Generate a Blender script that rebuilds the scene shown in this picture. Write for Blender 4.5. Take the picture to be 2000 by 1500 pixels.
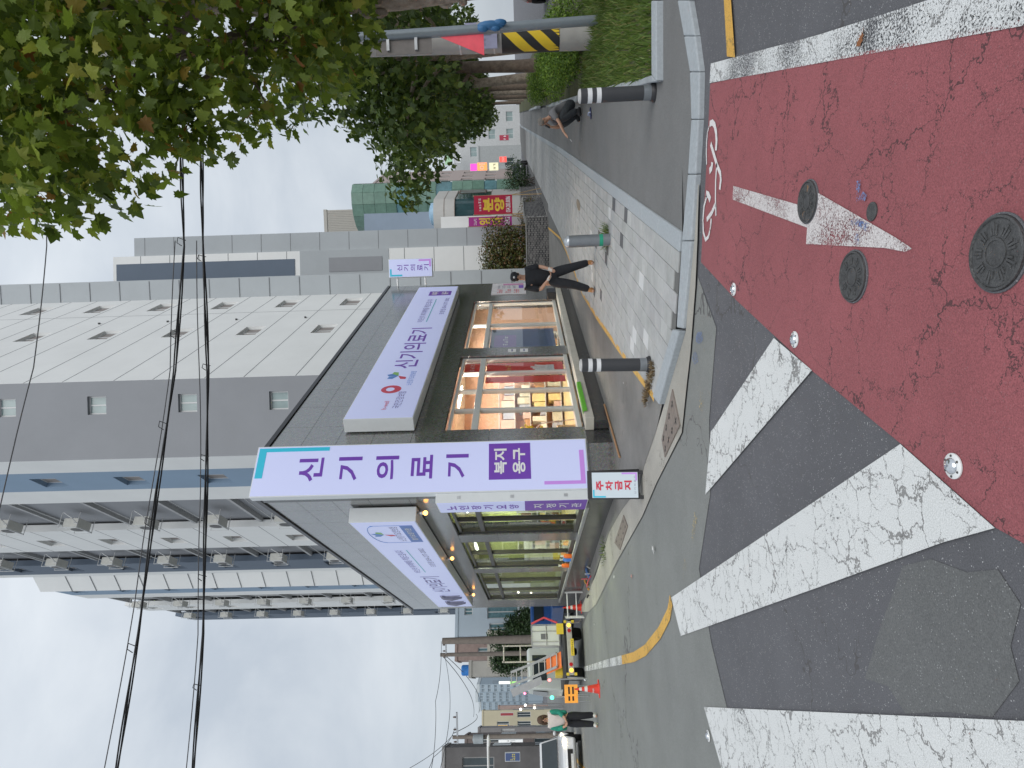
import bpy, bmesh, math, random
from mathutils import Vector, Matrix
for o in list(bpy.data.objects): bpy.data.objects.remove(o)
SC = bpy.context.scene
COL = SC.collection
R = random.Random(7)

# ---------------------------------------------------------------- camera (a phone held on its side: the picture is rolled by a quarter turn)
F_PX, CAM_H, ROLL, PITCH = 1250.0, 1.58, 0.028, math.atan(23 / 1250.0)
FW = Vector((0, math.cos(PITCH), math.sin(PITCH)))
DN = Vector((0, math.sin(PITCH), -math.cos(PITCH)))
RT = Vector((1, 0, 0))
UH = (RT + ROLL * DN).normalized()
VH = (DN - ROLL * RT).normalized()
cam_d = bpy.data.cameras.new('camera')
cam_d.sensor_fit = 'HORIZONTAL'
cam_d.sensor_width = 36.0
cam_d.lens = F_PX / 2000.0 * 36.0
cam_d.clip_start, cam_d.clip_end = 0.05, 3000
cam = bpy.data.objects.new('camera', cam_d)
COL.objects.link(cam)
mw = Matrix((VH, UH, -FW)).transposed().to_4x4()
mw.translation = (0, 0, CAM_H)
cam.matrix_world = mw
SC.camera = cam

# ---------------------------------------------------------------- overcast sky and its weak, very soft sun
SUN_EL, SUN_AZ = 42.0, 160.0
W = bpy.data.worlds.new('World'); SC.world = W; W.use_nodes = True
nt = W.node_tree; N = nt.nodes; LK = nt.links
for n in list(N): N.remove(n)
out = N.new('ShaderNodeOutputWorld'); bg = N.new('ShaderNodeBackground')
sky = N.new('ShaderNodeTexSky'); sky.sky_type = 'NISHITA'; sky.sun_disc = False
sky.sun_elevation = math.radians(SUN_EL); sky.sun_rotation = math.radians(SUN_AZ)
tc = N.new('ShaderNodeTexCoord')
mp = N.new('ShaderNodeMapping'); mp.inputs['Scale'].default_value = (1.0, 1.0, 2.2)
no = N.new('ShaderNodeTexNoise'); no.inputs['Scale'].default_value = 2.1; no.inputs['Detail'].default_value = 7; no.inputs['Roughness'].default_value = .55
no.inputs['Distortion'].default_value = .35
cr = N.new('ShaderNodeValToRGB')
cr.color_ramp.elements[0].position = .36; cr.color_ramp.elements[0].color = (4.5, 5.0, 5.6, 1)
cr.color_ramp.elements[1].position = .66; cr.color_ramp.elements[1].color = (6.3, 6.7, 7.1, 1)
sx = N.new('ShaderNodeSeparateXYZ')
zr = N.new('ShaderNodeMapRange'); zr.inputs[1].default_value = 0; zr.inputs[2].default_value = 1; zr.inputs[3].default_value = 1.0; zr.inputs[4].default_value = 1.5
mu = N.new('ShaderNodeVectorMath'); mu.operation = 'SCALE'
mx = N.new('ShaderNodeMixRGB'); mx.inputs[0].default_value = .9
LK.new(tc.outputs['Generated'], mp.inputs[0]); LK.new(mp.outputs[0], no.inputs['Vector']); LK.new(no.outputs['Fac'], cr.inputs[0])
LK.new(tc.outputs['Generated'], sx.inputs[0]); LK.new(sx.outputs['Z'], zr.inputs[0])
LK.new(cr.outputs[0], mu.inputs[0]); LK.new(zr.outputs[0], mu.inputs['Scale'])
LK.new(sky.outputs[0], mx.inputs[1]); LK.new(mu.outputs[0], mx.inputs[2])
LK.new(mx.outputs[0], bg.inputs[0]); LK.new(bg.outputs[0], out.inputs[0])
bg.inputs[1].default_value = 0.1
sd = bpy.data.lights.new('sun', 'SUN'); sd.energy = 1.5; sd.angle = math.radians(50); sd.color = (1, .97, .93)
so = bpy.data.objects.new('sun', sd); COL.objects.link(so)
so.rotation_euler = (math.radians(90 - SUN_EL), 0, math.radians(180 - SUN_AZ))
SC.view_settings.view_transform = 'Standard'; SC.view_settings.look = 'None'
SC.view_settings.gamma = 1; SC.view_settings.use_curve_mapping = False
SC.view_settings.exposure = 0.10
SC.cycles.max_bounces = 6; SC.cycles.transparent_max_bounces = 12
SC.cycles.use_denoising = True

# ---------------------------------------------------------------- where a point of the photograph stands in the place
def smooth(a, b, x):
    t = max(0.0, min(1.0, (x - a) / (b - a))); return t * t * (3 - 2 * t)
def gz(x, y):
    return 0.016 * min(max(0, y - 22), 60) * smooth(2, 8, x) - 0.021 * min(max(0, y - 11), 34) * smooth(0, -5, x)
def ray(x, y):
    return FW * F_PX + UH * (750 - y) + VH * (x - 1000)
def G(x, y, dz=0.0):
    d = ray(x, y); z = 0.0
    for _ in range(12):
        t = (z + dz - CAM_H) / d.z; z = gz(d.x * t, d.y * t)
    return Vector((d.x * t, d.y * t, z))
def D(x, y, Y):
    d = ray(x, y); t = Y / d.y
    return Vector((d.x * t, Y, CAM_H + d.z * t))
def frame(o, d):
    d = Vector((d[0], d[1], 0)).normalized()
    m = Matrix(((d.x, -d.y, 0), (d.y, d.x, 0), (0, 0, 1))).to_4x4()
    m.translation = Vector((o[0], o[1], o[2] if len(o) > 2 else 0)); return m

# ---------------------------------------------------------------- mesh helpers
ORG = {}
class MB:
    def __init__(s, M=None): s.v = []; s.f = []; s.M = M or Matrix()
    def add(s, pts, faces):
        b = len(s.v); s.v += [s.M @ Vector(p) for p in pts]; s.f += [[i + b for i in q] for q in faces]; return s
    def box(s, x0, x1, y0, y1, z0, z1):
        if x0 > x1: x0, x1 = x1, x0
        if y0 > y1: y0, y1 = y1, y0
        if z0 > z1: z0, z1 = z1, z0
        return s.add([(x0,y0,z0),(x1,y0,z0),(x1,y1,z0),(x0,y1,z0),(x0,y0,z1),(x1,y0,z1),(x1,y1,z1),(x0,y1,z1)],
                     [(0,3,2,1),(4,5,6,7),(0,1,5,4),(1,2,6,5),(2,3,7,6),(3,0,4,7)])
    def prism(s, p, z0, z1, caps=True):
        n = len(p); a = sum(p[i][0] * p[(i+1) % n][1] - p[(i+1) % n][0] * p[i][1] for i in range(n))
        if a < 0: p = p[::-1]
        fs = [(i, (i+1) % n, n + (i+1) % n, n + i) for i in range(n)]
        if caps: fs += [tuple(range(n))[::-1], tuple(range(n, 2*n))]
        return s.add([(q[0], q[1], z0) for q in p] + [(q[0], q[1], z1) for q in p], fs)
    def sheet(s, p, dz=.004):
        n = len(p); a = sum(p[i][0] * p[(i+1) % n][1] - p[(i+1) % n][0] * p[i][1] for i in range(n))
        if a < 0: p = p[::-1]
        return s.add([(q[0], q[1], gz(q[0], q[1]) + dz) for q in p], [tuple(range(n))])
    def side(s, p, x0, x1):            # profile in y,z pulled along x
        n = len(p)
        return s.add([(x0, q[0], q[1]) for q in p] + [(x1, q[0], q[1]) for q in p],
                     [(i, (i+1) % n, n + (i+1) % n, n + i) for i in range(n)] + [tuple(range(n))[::-1], tuple(range(n, 2*n))])
    def tube(s, pts, r, n=8, cap=True):
        pts = [Vector(p) for p in pts]; rs = r if isinstance(r, (list, tuple)) else [r] * len(pts)
        vs = []; fs = []; up = Vector((0, 0, 1))
        t0 = (pts[1] - pts[0]).normalized()
        a = t0.cross(up if abs(t0.z) < .95 else Vector((1, 0, 0))).normalized()
        for i, p in enumerate(pts):
            t = (pts[min(i+1, len(pts)-1)] - pts[max(i-1, 0)]).normalized()
            a = (a - t * a.dot(t)).normalized(); b = t.cross(a)
            for k in range(n):
                w = 2 * math.pi * k / n; vs.append(p + (a * math.cos(w) + b * math.sin(w)) * rs[i])
        for i in range(len(pts) - 1):
            for k in range(n):
                k2 = (k + 1) % n; fs.append((i*n + k, i*n + k2, (i+1)*n + k2, (i+1)*n + k))
        if cap: fs += [tuple(range(n))[::-1], tuple(range((len(pts)-1)*n, len(pts)*n))]
        return s.add(vs, fs)
    def lathe(s, prof, c=(0, 0, 0), n=20):
        vs = []; fs = []; m = len(prof)
        for r, z in prof:
            for k in range(n):
                w = 2 * math.pi * k / n; vs.append((c[0] + r * math.cos(w), c[1] + r * math.sin(w), c[2] + z))
        for i in range(m - 1):
            for k in range(n):
                k2 = (k + 1) % n; fs.append((i*n + k, i*n + k2, (i+1)*n + k2, (i+1)*n + k))
        fs += [tuple(range(n))[::-1], tuple(range((m-1)*n, m*n))]
        return s.add(vs, fs)
    def ball(s, c, r, n=12, m=8):
        r = r if isinstance(r, (tuple, list)) else (r, r, r)
        vs = [(c[0], c[1], c[2] - r[2])]; fs = []
        for j in range(1, m):
            w = math.pi * j / m - math.pi / 2
            for k in range(n):
                q = 2 * math.pi * k / n
                vs.append((c[0] + r[0]*math.cos(w)*math.cos(q), c[1] + r[1]*math.cos(w)*math.sin(q), c[2] + r[2]*math.sin(w)))
        vs.append((c[0], c[1], c[2] + r[2])); top = len(vs) - 1
        for k in range(n):
            fs.append((0, 1 + (k+1) % n, 1 + k)); fs.append((top, top - n + k, top - n + (k+1) % n))
        for j in range(m - 2):
            for k in range(n):
                a = 1 + j*n; fs.append((a + k, a + (k+1) % n, a + n + (k+1) % n, a + n + k))
        return s.add(vs, fs)
    def build(s, name, mat, parent=None, smooth=False, bevel=0, org=None):
        o3 = ORG.get(parent) if parent is not None else (Vector(org) if org is not None else Vector((0, 0, 0)))
        me = bpy.data.meshes.new(name)
        me.from_pydata([tuple(v - o3) for v in s.v], [], s.f); me.validate(); me.update()
        me.materials.append(mat)
        if smooth:
            me.polygons.foreach_set('use_smooth', [True] * len(me.polygons)); me.set_sharp_from_angle(angle=math.radians(38))
        o = bpy.data.objects.new(name, me); COL.objects.link(o)
        if parent is not None: o.parent = parent
        else: o.location = o3
        ORG[o] = o3
        if bevel:
            b = o.modifiers.new('bevel', 'BEVEL'); b.width = bevel; b.segments = 2; b.limit_method = 'ANGLE'
        return o
def tag(o, label=None, cat=None, group=None, kind=None):
    if label: o['label'] = label
    if cat: o['category'] = cat
    if group: o['group'] = group
    if kind: o['kind'] = kind
    return o
def thing(name, loc, label, cat, group=None):
    o = bpy.data.objects.new(name, None); COL.objects.link(o); o.empty_display_size = .1
    o.location = loc; ORG[o] = Vector(loc); return tag(o, label, cat, group)
def struct(o): o['kind'] = 'structure'; return o
def copy_tree(o, parent=None):
    c = o.copy(); COL.objects.link(c); ORG[c] = ORG[o]
    if parent is not None: c.parent = parent
    for ch in o.children: copy_tree(ch, c)
    return c
TXT = {}
def text_mesh(body, bold=0.0):
    if (body, bold) in TXT: return TXT[(body, bold)]
    cu = bpy.data.curves.new('lettering', 'FONT'); cu.body = body; cu.size = 1; cu.offset = bold; cu.resolution_u = 3
    o = bpy.data.objects.new('lettering', cu); COL.objects.link(o)
    dg = bpy.context.evaluated_depsgraph_get(); dg.update()
    me = bpy.data.meshes.new_from_object(o.evaluated_get(dg))
    r = ([v.co.copy() for v in me.vertices], [list(p.vertices) for p in me.polygons])
    bpy.data.objects.remove(o); bpy.data.meshes.remove(me); TXT[(body, bold)] = r; return r
def text(M, body, x0, x1, z0, z1, y, mat, parent, bold=0.0, name='lettering', vertical=False, skew=False):
    """writing on the plane y of frame M, fitted into x0..x1, z0..z1"""
    vs, fs = text_mesh('\n'.join(body) if vertical else body, bold)
    if not vs: return None
    ax, bx = min(v.x for v in vs), max(v.x for v in vs); ay, by = min(v.y for v in vs), max(v.y for v in vs)
    mb = MB(M)
    mb.add([(x0 + (v.x-ax)/(bx-ax)*(x1-x0), y, z0 + (v.y-ay)/(by-ay)*(z1-z0)) for v in vs], fs)
    return mb.build(name, mat, parent)

def blur_print(M, x0, x1, z0, z1, y, mat, parent, rows=1, cols=5):
    """print too small to read in the photograph: rows of short strokes"""
    q = random.Random(int(abs(x0*97 + z0*31)) + rows*7 + cols); m = MB(M); cw, rh = (x1-x0)/cols, (z1-z0)/rows
    for r in range(rows):
        for c in range(cols):
            a, b = x0 + c*cw + cw*.1, z0 + r*rh + rh*.12; w, h = cw*.8, rh*.76
            for k in range(3):
                if q.random() < .5: u = a + w*q.uniform(0, .8); m.add([(u, y, b), (u + w*.17, y, b), (u + w*.17, y, b + h*q.uniform(.5, 1)), (u, y, b + h*.5)], [(0, 1, 2, 3)])
                else: v = b + h*(.1 + .3*k); m.add([(a, y - .0003, v), (a + w*q.uniform(.6, 1), y - .0003, v), (a + w*.8, y - .0003, v + h*.15), (a, y - .0003, v + h*.15)], [(0, 1, 2, 3)])
    return m.build('small_print', mat, parent)

# ---------------------------------------------------------------- materials
MATS = {}
def mat(name, col=(.5, .5, .5), rough=.6, metal=0, var=.12, scale=6., bump=0., bscale=None, emit=None, es=1., spec=.5, ior=1.5, col2=None, coat=0):
    if name in MATS: return MATS[name]
    m = bpy.data.materials.new(name); m.use_nodes = True; t = m.node_tree; b = t.nodes['Principled BSDF']
    b.inputs['Roughness'].default_value = rough; b.inputs['Metallic'].default_value = metal; b.inputs['IOR'].default_value = ior
    b.inputs['Specular IOR Level'].default_value = spec; b.inputs['Coat Weight'].default_value = coat
    c = Vector(col); tcn = t.nodes.new('ShaderNodeTexCoord')
    nz = t.nodes.new('ShaderNodeTexNoise'); nz.inputs['Scale'].default_value = scale; nz.inputs['Detail'].default_value = 6; nz.inputs['Roughness'].default_value = .65
    t.links.new(tcn.outputs['Object'], nz.inputs['Vector'])
    rp = t.nodes.new('ShaderNodeValToRGB')
    c2 = Vector(col2) if col2 else c * (1 + var); c1 = c if col2 else c * (1 - var)
    rp.color_ramp.elements[0].position = .3; rp.color_ramp.elements[1].position = .7
    rp.color_ramp.elements[0].color = (*c1, 1); rp.color_ramp.elements[1].color = (*[min(1, k) for k in c2], 1)
    t.links.new(nz.outputs['Fac'], rp.inputs[0]); t.links.new(rp.outputs[0], b.inputs['Base Color'])
    if bump:
        nb = t.nodes.new('ShaderNodeTexNoise'); nb.inputs['Scale'].default_value = bscale or scale * 4; nb.inputs['Detail'].default_value = 4
        bp = t.nodes.new('ShaderNodeBump'); bp.inputs['Strength'].default_value = bump; bp.inputs['Distance'].default_value = .02
        t.links.new(tcn.outputs['Object'], nb.inputs['Vector']); t.links.new(nb.outputs['Fac'], bp.inputs['Height']); t.links.new(bp.outputs[0], b.inputs['Normal'])
    if emit:
        b.inputs['Emission Color'].default_value = (*emit, 1); b.inputs['Emission Strength'].default_value = es
    MATS[name] = m; return m
def nn(t, kind, **kw):
    n = t.nodes.new(kind)
    for k, v in kw.items():
        if k in n.inputs: n.inputs[k].default_value = v
        else: setattr(n, k, v)
    return n
def ramp(t, src, p0, c0, p1, c1):
    r = t.nodes.new('ShaderNodeValToRGB'); e = r.color_ramp.elements
    e[0].position = p0; e[0].color = (*c0, 1) if len(c0) == 3 else c0; e[1].position = p1; e[1].color = (*c1, 1) if len(c1) == 3 else c1
    t.links.new(src, r.inputs[0]); return r.outputs[0]
def mixc(t, fac, a, b, mode='MIX'):
    m = t.nodes.new('ShaderNodeMixRGB'); m.blend_type = mode
    for i, v in enumerate((fac, a, b)):
        if hasattr(v, 'is_linked'): t.links.new(v, m.inputs[i])
        else: m.inputs[i].default_value = v if i == 0 else (*v, 1)
    return m.outputs[0]
def paint(name, base,  crack=(.07, .065, .065), cscale=1.6, cw=.012, wear=0., under=(.09, .09, .095), speck=0., rough=.75, blotch=.12, second=True, wscale=48.0):
    """road surfaces: a base colour with blotches, bright grit, wear through to the asphalt and a net of cracks"""
    m = bpy.data.materials.new(name); m.use_nodes = True; t = m.node_tree; b = t.nodes['Principled BSDF']
    b.inputs['Roughness'].default_value = rough
    tcn = nn(t, 'ShaderNodeTexCoord'); o = tcn.outputs['Object']
    n1 = nn(t, 'ShaderNodeTexNoise', Scale=.9, Detail=8.0, Roughness=.7); t.links.new(o, n1.inputs['Vector'])
    B = Vector(base)
    c = ramp(t, n1.outputs['Fac'], .3, tuple(B * (1 - blotch)), .7, tuple(B * (1 + blotch)))
    n2 = nn(t, 'ShaderNodeTexNoise', Scale=170.0, Detail=3.0, Roughness=.7); t.links.new(o, n2.inputs['Vector'])
    c = mixc(t, .55, c, ramp(t, n2.outputs['Fac'], .32, (.35, .35, .35), .68, (1, 1, 1)), 'OVERLAY')
    if speck:
        v = nn(t, 'ShaderNodeTexVoronoi', Scale=75.0); t.links.new(o, v.inputs['Vector'])
        sp = ramp(t, v.outputs['Distance'], .14, (1, 1, 1), .23, (0, 0, 0))
        n3 = nn(t, 'ShaderNodeTexNoise', Scale=23.0, Detail=1.0); t.links.new(o, n3.inputs['Vector'])
        g = ramp(t, n3.outputs['Fac'], .44, (0, 0, 0), .60, (speck, speck, speck))
        f = mixc(t, 1.0, sp, g, 'MULTIPLY')
        c = mixc(t, f, c, (.5, .5, .5))
    if wear:
        n4 = nn(t, 'ShaderNodeTexNoise', Scale=wscale, Detail=6.0, Roughness=.8); t.links.new(o, n4.inputs['Vector'])
        n5 = nn(t, 'ShaderNodeTexNoise', Scale=1.7, Detail=3.0); t.links.new(o, n5.inputs['Vector'])
        ad = nn(t, 'ShaderNodeMath', operation='MULTIPLY_ADD'); t.links.new(n5.outputs['Fac'], ad.inputs[0]); ad.inputs[1].default_value = .5; t.links.new(n4.outputs['Fac'], ad.inputs[2])
        hole = ramp(t, ad.outputs[0], .70 + (1-wear)*.22, (0, 0, 0), .74 + (1-wear)*.22, (1, 1, 1))
    hs = None
    for sc, w in (((cscale, cw), (cscale * 3.1, cw * 1.1)) if second else ((cscale, cw),)):
        nd = nn(t, 'ShaderNodeTexNoise', Scale=sc * 1.6, Detail=5.0, Roughness=.7); t.links.new(o, nd.inputs['Vector'])
        va = nn(t, 'ShaderNodeVectorMath', operation='MULTIPLY_ADD'); t.links.new(nd.outputs['Color'], va.inputs[0]); va.inputs[1].default_value = (.55/sc*1.6,)*3; t.links.new(o, va.inputs[2])
        ve = nn(t, 'ShaderNodeTexVoronoi', feature='DISTANCE_TO_EDGE', Scale=sc); t.links.new(va.outputs[0], ve.inputs['Vector'])
        nm = nn(t, 'ShaderNodeTexNoise', Scale=sc * .8, Detail=2.0); t.links.new(o, nm.inputs['Vector'])
        wd = nn(t, 'ShaderNodeMapRange'); t.links.new(nm.outputs['Fac'], wd.inputs[0]); wd.inputs[1].default_value = .42; wd.inputs[2].default_value = .68; wd.inputs[3].default_value = 0; wd.inputs[4].default_value = w * 1.5
        lt = nn(t, 'ShaderNodeMath', operation='LESS_THAN'); t.links.new(ve.outputs['Distance'], lt.inputs[0]); t.links.new(wd.outputs[0], lt.inputs[1])
        fc = nn(t, 'ShaderNodeMath', operation='MULTIPLY'); t.links.new(lt.outputs[0], fc.inputs[0]); fc.inputs[1].default_value = .8
        c = mixc(t, fc.outputs[0], c, crack); hs = lt.outputs[0] if hs is None else hs
    t.links.new(c, b.inputs['Base Color'])
    if wear:
        inv = nn(t, 'ShaderNodeMath', operation='SUBTRACT'); inv.inputs[0].default_value = 1; t.links.new(hole, inv.inputs[1]); t.links.new(inv.outputs[0], b.inputs['Alpha'])
    bp = nn(t, 'ShaderNodeBump', Strength=.5, Distance=.006)
    t.links.new(n2.outputs['Fac'], bp.inputs['Height']); t.links.new(bp.outputs[0], b.inputs['Normal'])
    MATS[name] = m; return m
def leafmat(name, cols, per_object=False, trans=.35):
    m = bpy.data.materials.new(name); m.use_nodes = True; t = m.node_tree; b = t.nodes['Principled BSDF']; o = t.nodes['Material Output']
    src = nn(t, 'ShaderNodeObjectInfo').outputs['Random'] if per_object else nn(t, 'ShaderNodeNewGeometry').outputs['Random Per Island']
    r = t.nodes.new('ShaderNodeValToRGB'); e = r.color_ramp.elements
    while len(e) < len(cols): e.new(.5)
    for i, (p, c) in enumerate(cols): e[i].position = p; e[i].color = (*c, 1)
    t.links.new(src, r.inputs[0]); t.links.new(r.outputs[0], b.inputs['Base Color']); b.inputs['Roughness'].default_value = .5
    tr = nn(t, 'ShaderNodeBsdfTranslucent'); t.links.new(r.outputs[0], tr.inputs[0])
    ms = nn(t, 'ShaderNodeMixShader'); ms.inputs[0].default_value = trans
    t.links.new(b.outputs[0], ms.inputs[1]); t.links.new(tr.outputs[0], ms.inputs[2]); t.links.new(ms.outputs[0], o.inputs[0])
    MATS[name] = m; return m
def glassmat(name, tint=(.95, .97, .97), refl=.10, rough=.0):
    m = bpy.data.materials.new(name); m.use_nodes = True; t = m.node_tree; o = t.nodes['Material Output']
    for n in list(t.nodes):
        if n != o: t.nodes.remove(n)
    tr = nn(t, 'ShaderNodeBsdfTransparent'); tr.inputs[0].default_value = (*tint, 1)
    gl = nn(t, 'ShaderNodeBsdfGlossy'); gl.inputs['Roughness'].default_value = rough
    fr = nn(t, 'ShaderNodeLayerWeight'); pw = nn(t, 'ShaderNodeMath', operation='POWER'); t.links.new(fr.outputs['Facing'], pw.inputs[0]); pw.inputs[1].default_value = 5.0
    ad = nn(t, 'ShaderNodeMath', operation='MULTIPLY_ADD'); t.links.new(pw.outputs[0], ad.inputs[0]); ad.inputs[1].default_value = .9; ad.inputs[2].default_value = refl
    ms = nn(t, 'ShaderNodeMixShader'); t.links.new(ad.outputs[0], ms.inputs[0]); t.links.new(tr.outputs[0], ms.inputs[1]); t.links.new(gl.outputs[0], ms.inputs[2]); t.links.new(ms.outputs[0], o.inputs[0])
    MATS[name] = m; return m
def granite(name, col, rough=.10, ior=3.0):
    m = bpy.data.materials.new(name); m.use_nodes = True; t = m.node_tree; b = t.nodes['Principled BSDF']
    tcn = nn(t, 'ShaderNodeTexCoord'); o = tcn.outputs['Object']
    v = nn(t, 'ShaderNodeTexVoronoi', Scale=60.0); t.links.new(o, v.inputs['Vector'])
    n = nn(t, 'ShaderNodeTexNoise', Scale=14.0, Detail=8.0, Roughness=.75); t.links.new(o, n.inputs['Vector'])
    C = Vector(col); c = ramp(t, n.outputs['Fac'], .35, tuple(C * .65), .68, tuple(C * 1.5))
    c = mixc(t, .3, c, v.outputs['Color'], 'OVERLAY')
    n2 = nn(t, 'ShaderNodeTexNoise', Scale=.8, Detail=3.0); t.links.new(o, n2.inputs['Vector'])
    rr = nn(t, 'ShaderNodeMapRange'); t.links.new(n2.outputs['Fac'], rr.inputs[0]); rr.inputs[3].default_value = rough * .7; rr.inputs[4].default_value = rough * 1.5
    t.links.new(rr.outputs[0], b.inputs['Roughness']); b.inputs['IOR'].default_value = ior
    t.links.new(c, b.inputs['Base Color']); MATS[name] = m; return m

ASPH = paint('dark_asphalt', (.086, .086, .093), cscale=.35, cw=.006, speck=.9, blotch=.14, second=False)
OLD = paint('old_asphalt', (.165, .17, .16), cscale=.3, cw=.006, speck=.5, blotch=.12, second=False)
PATH = paint('path_asphalt', (.135, .135, .133), cscale=.25, cw=.003, speck=.45, blotch=.12, second=False)
RED = paint('red_lane_paint', (.235, .068, .075), crack=(.055, .026, .028), cscale=1.5, cw=.009, speck=.12, blotch=.14)
WHITE = paint('white_road_paint', (.57, .58, .565), crack=(.16, .155, .15), cscale=2.6, cw=.02, wear=.22, blotch=.05)
WWORN = paint('worn_white_paint', (.57, .58, .57), crack=(.16, .155, .15), cscale=4., cw=.02, wear=.72, wscale=95.0, blotch=.05, under=(.14, .135, .14))
WRED = paint('worn_white_on_red', (.52, .48, .47), crack=(.2, .1, .1), cscale=2.2, cw=.014, wear=.66, wscale=110.0, blotch=.05, under=(.29, .12, .125))
YEL = paint('yellow_road_paint', (.56, .31, .06), crack=(.2, .15, .06), cscale=3., cw=.015, wear=.25, blotch=.1)
YFADE = paint('faded_yellow_paint', (.5, .36, .12), cscale=3., cw=.02, wear=1.35, under=(.185, .192, .184))
CONC = paint('gutter_concrete', (.30, .285, .25), crack=(.14, .13, .11), cscale=.9, cw=.008, speck=.25, blotch=.2, second=False)
KERB = mat('kerb_granite', (.36, .39, .41), .8, var=.12, scale=30, bump=.25, bscale=150)
# ================================================================ GROUND
def varmat(name, cols, per_object=False, rough=.8, bump=.2, bscale=90.):
    m = leafmat(name, cols, per_object, 0.0); t = m.node_tree; b = t.nodes['Principled BSDF']; b.inputs['Roughness'].default_value = rough
    t.links.new(b.outputs[0], t.nodes['Material Output'].inputs[0])
    tcn = nn(t, 'ShaderNodeTexCoord'); n = nn(t, 'ShaderNodeTexNoise', Scale=bscale, Detail=4.0); t.links.new(tcn.outputs['Object'], n.inputs['Vector'])
    bp = nn(t, 'ShaderNodeBump', Strength=bump, Distance=.01); t.links.new(n.outputs['Fac'], bp.inputs['Height']); t.links.new(bp.outputs[0], b.inputs['Normal'])
    src = b.inputs['Base Color'].links[0].from_socket
    n2 = nn(t, 'ShaderNodeTexNoise', Scale=3.0, Detail=6.0, Roughness=.7); t.links.new(tcn.outputs['Object'], n2.inputs['Vector'])
    t.links.new(mixc(t, .35, src, ramp(t, n2.outputs['Fac'], .3, (.3, .3, .3), .7, (.8, .8, .8)), 'OVERLAY'), b.inputs['Base Color'])
    return m
def axis(near, far, grow=1.25, step=1.0):
    a = [0.0]; s = step
    while a[-1] < far:
        if a[-1] > near: s *= grow
        a.append(a[-1] + s)
    return a
ax = axis(26, 900); xs = [-v for v in ax[:0:-1]] + ax
ay = axis(60, 1200); ys = [-40., -20., -10., -5., -3., -2., -1.] + ay
mb = MB()
nx = len(xs)
mb.add([(x, y, gz(x, y)) for y in ys for x in xs], [(j*nx+i, j*nx+i+1, (j+1)*nx+i+1, (j+1)*nx+i) for j in range(len(ys)-1) for i in range(nx-1)])
struct(mb.build('ground', ASPH))

def clip(poly, a, b, c):               # keep a*x+b*y<=c
    o = []
    for i in range(len(poly)):
        p, q = poly[i], poly[(i+1) % len(poly)]; dp = a*p[0]+b*p[1]-c; dq = a*q[0]+b*q[1]-c
        if dp <= 0: o.append(p)
        if (dp < 0) != (dq < 0) and dp != dq:
            t = dp/(dp-dq); o.append((p[0]+(q[0]-p[0])*t, p[1]+(q[1]-p[1])*t))
    return o
def drape(poly, dz, step=1.0, mb=None):
    """a sheet that follows the ground: the polygon cut along the ground's own grid"""
    mb = mb or MB(); poly = [(p[0], p[1]) for p in poly]
    lx, hx = min(p[0] for p in poly), max(p[0] for p in poly); ly, hy = min(p[1] for p in poly), max(p[1] for p in poly)
    gx = [v for v in xs if lx - 30 < v < hx + 30]; gy = [v for v in ys if ly - 30 < v < hy + 30]
    for i in range(len(gx) - 1):
        if gx[i+1] <= lx or gx[i] >= hx: continue
        col = clip(clip(poly, -1, 0, -gx[i]), 1, 0, gx[i+1])
        if len(col) < 3: continue
        for j in range(len(gy) - 1):
            if gy[j+1] <= ly or gy[j] >= hy: continue
            c = clip(clip(col, 0, -1, -gy[j]), 0, 1, gy[j+1])
            if len(c) >= 3:
                d = [c[0]]
                for p in c[1:]:
                    if abs(p[0]-d[-1][0]) + abs(p[1]-d[-1][1]) > 1e-5: d.append(p)
                if len(d) >= 3: mb.sheet(d, dz)
    return mb
def strip(pts, w, dz, mb=None):
    mb = mb or MB(); P = [Vector((p[0], p[1])) for p in pts]; L = []
    for i, p in enumerate(P):
        t = (P[min(i+1, len(P)-1)] - P[max(i-1, 0)]).normalized(); n = Vector((-t.y, t.x)) * w / 2; L.append((p+n, p-n))
    for i in range(len(P)-1): mb.sheet([L[i][0], L[i][1], L[i+1][1], L[i+1][0]], dz)
    return mb
def dens(pts, step=.8):
    o = [Vector(pts[0][:2])]
    for a, b in zip(pts, pts[1:]):
        a = Vector(a[:2]); b = Vector(b[:2]); n = max(1, int((b-a).length/step)); o += [a + (b-a)*k/n for k in range(1, n+1)]
    return o
g2 = lambda *ps: [tuple(G(*p)[:2]) for p in ps]

# old lighter asphalt of the side street, and a patch of it in the crossing
oldp = g2((1364, 540), (1400, 640), (1386, 820), (1388, 965), (1366, 1110), (1390, 1255), (1425, 1400), (1450, 1500)) + [(-9, 3.2), (-60, 3.0), (-110, 60), (-70, 110), (-48, 100)] + g2((1150, 1195), (1216, 1080), (1257, 1008), (1285, 943), (1335, 845), (1345, 750), (1352, 690))
struct(drape(oldp, .004).build('side_street', OLD))
struct(drape(g2((1765, 1105), (1820, 1092), (1890, 1118), (1950, 1112), (1995, 1180), (1975, 1262), (1992, 1330), (1940, 1400), (1850, 1390), (1770, 1394), (1735, 1340), (1690, 1325), (1722, 1220)), .0025).build('asphalt_patch', paint('patch_asphalt', (.102, .104, .103), cscale=.3, cw=.004, speck=.6, second=False)))
# red cycle lane
red = g2((1389, 163), (1383, 300), (1376, 420), (1371, 512), (1440, 586), (1590, 725), (1765, 868), (1950, 1031)) + [(-.62, 1.7), (-1.3, .2), (.15, -.2), (1.08, 2.0)]
struct(drape(red, .008).build('cycle_lane', RED))
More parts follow.
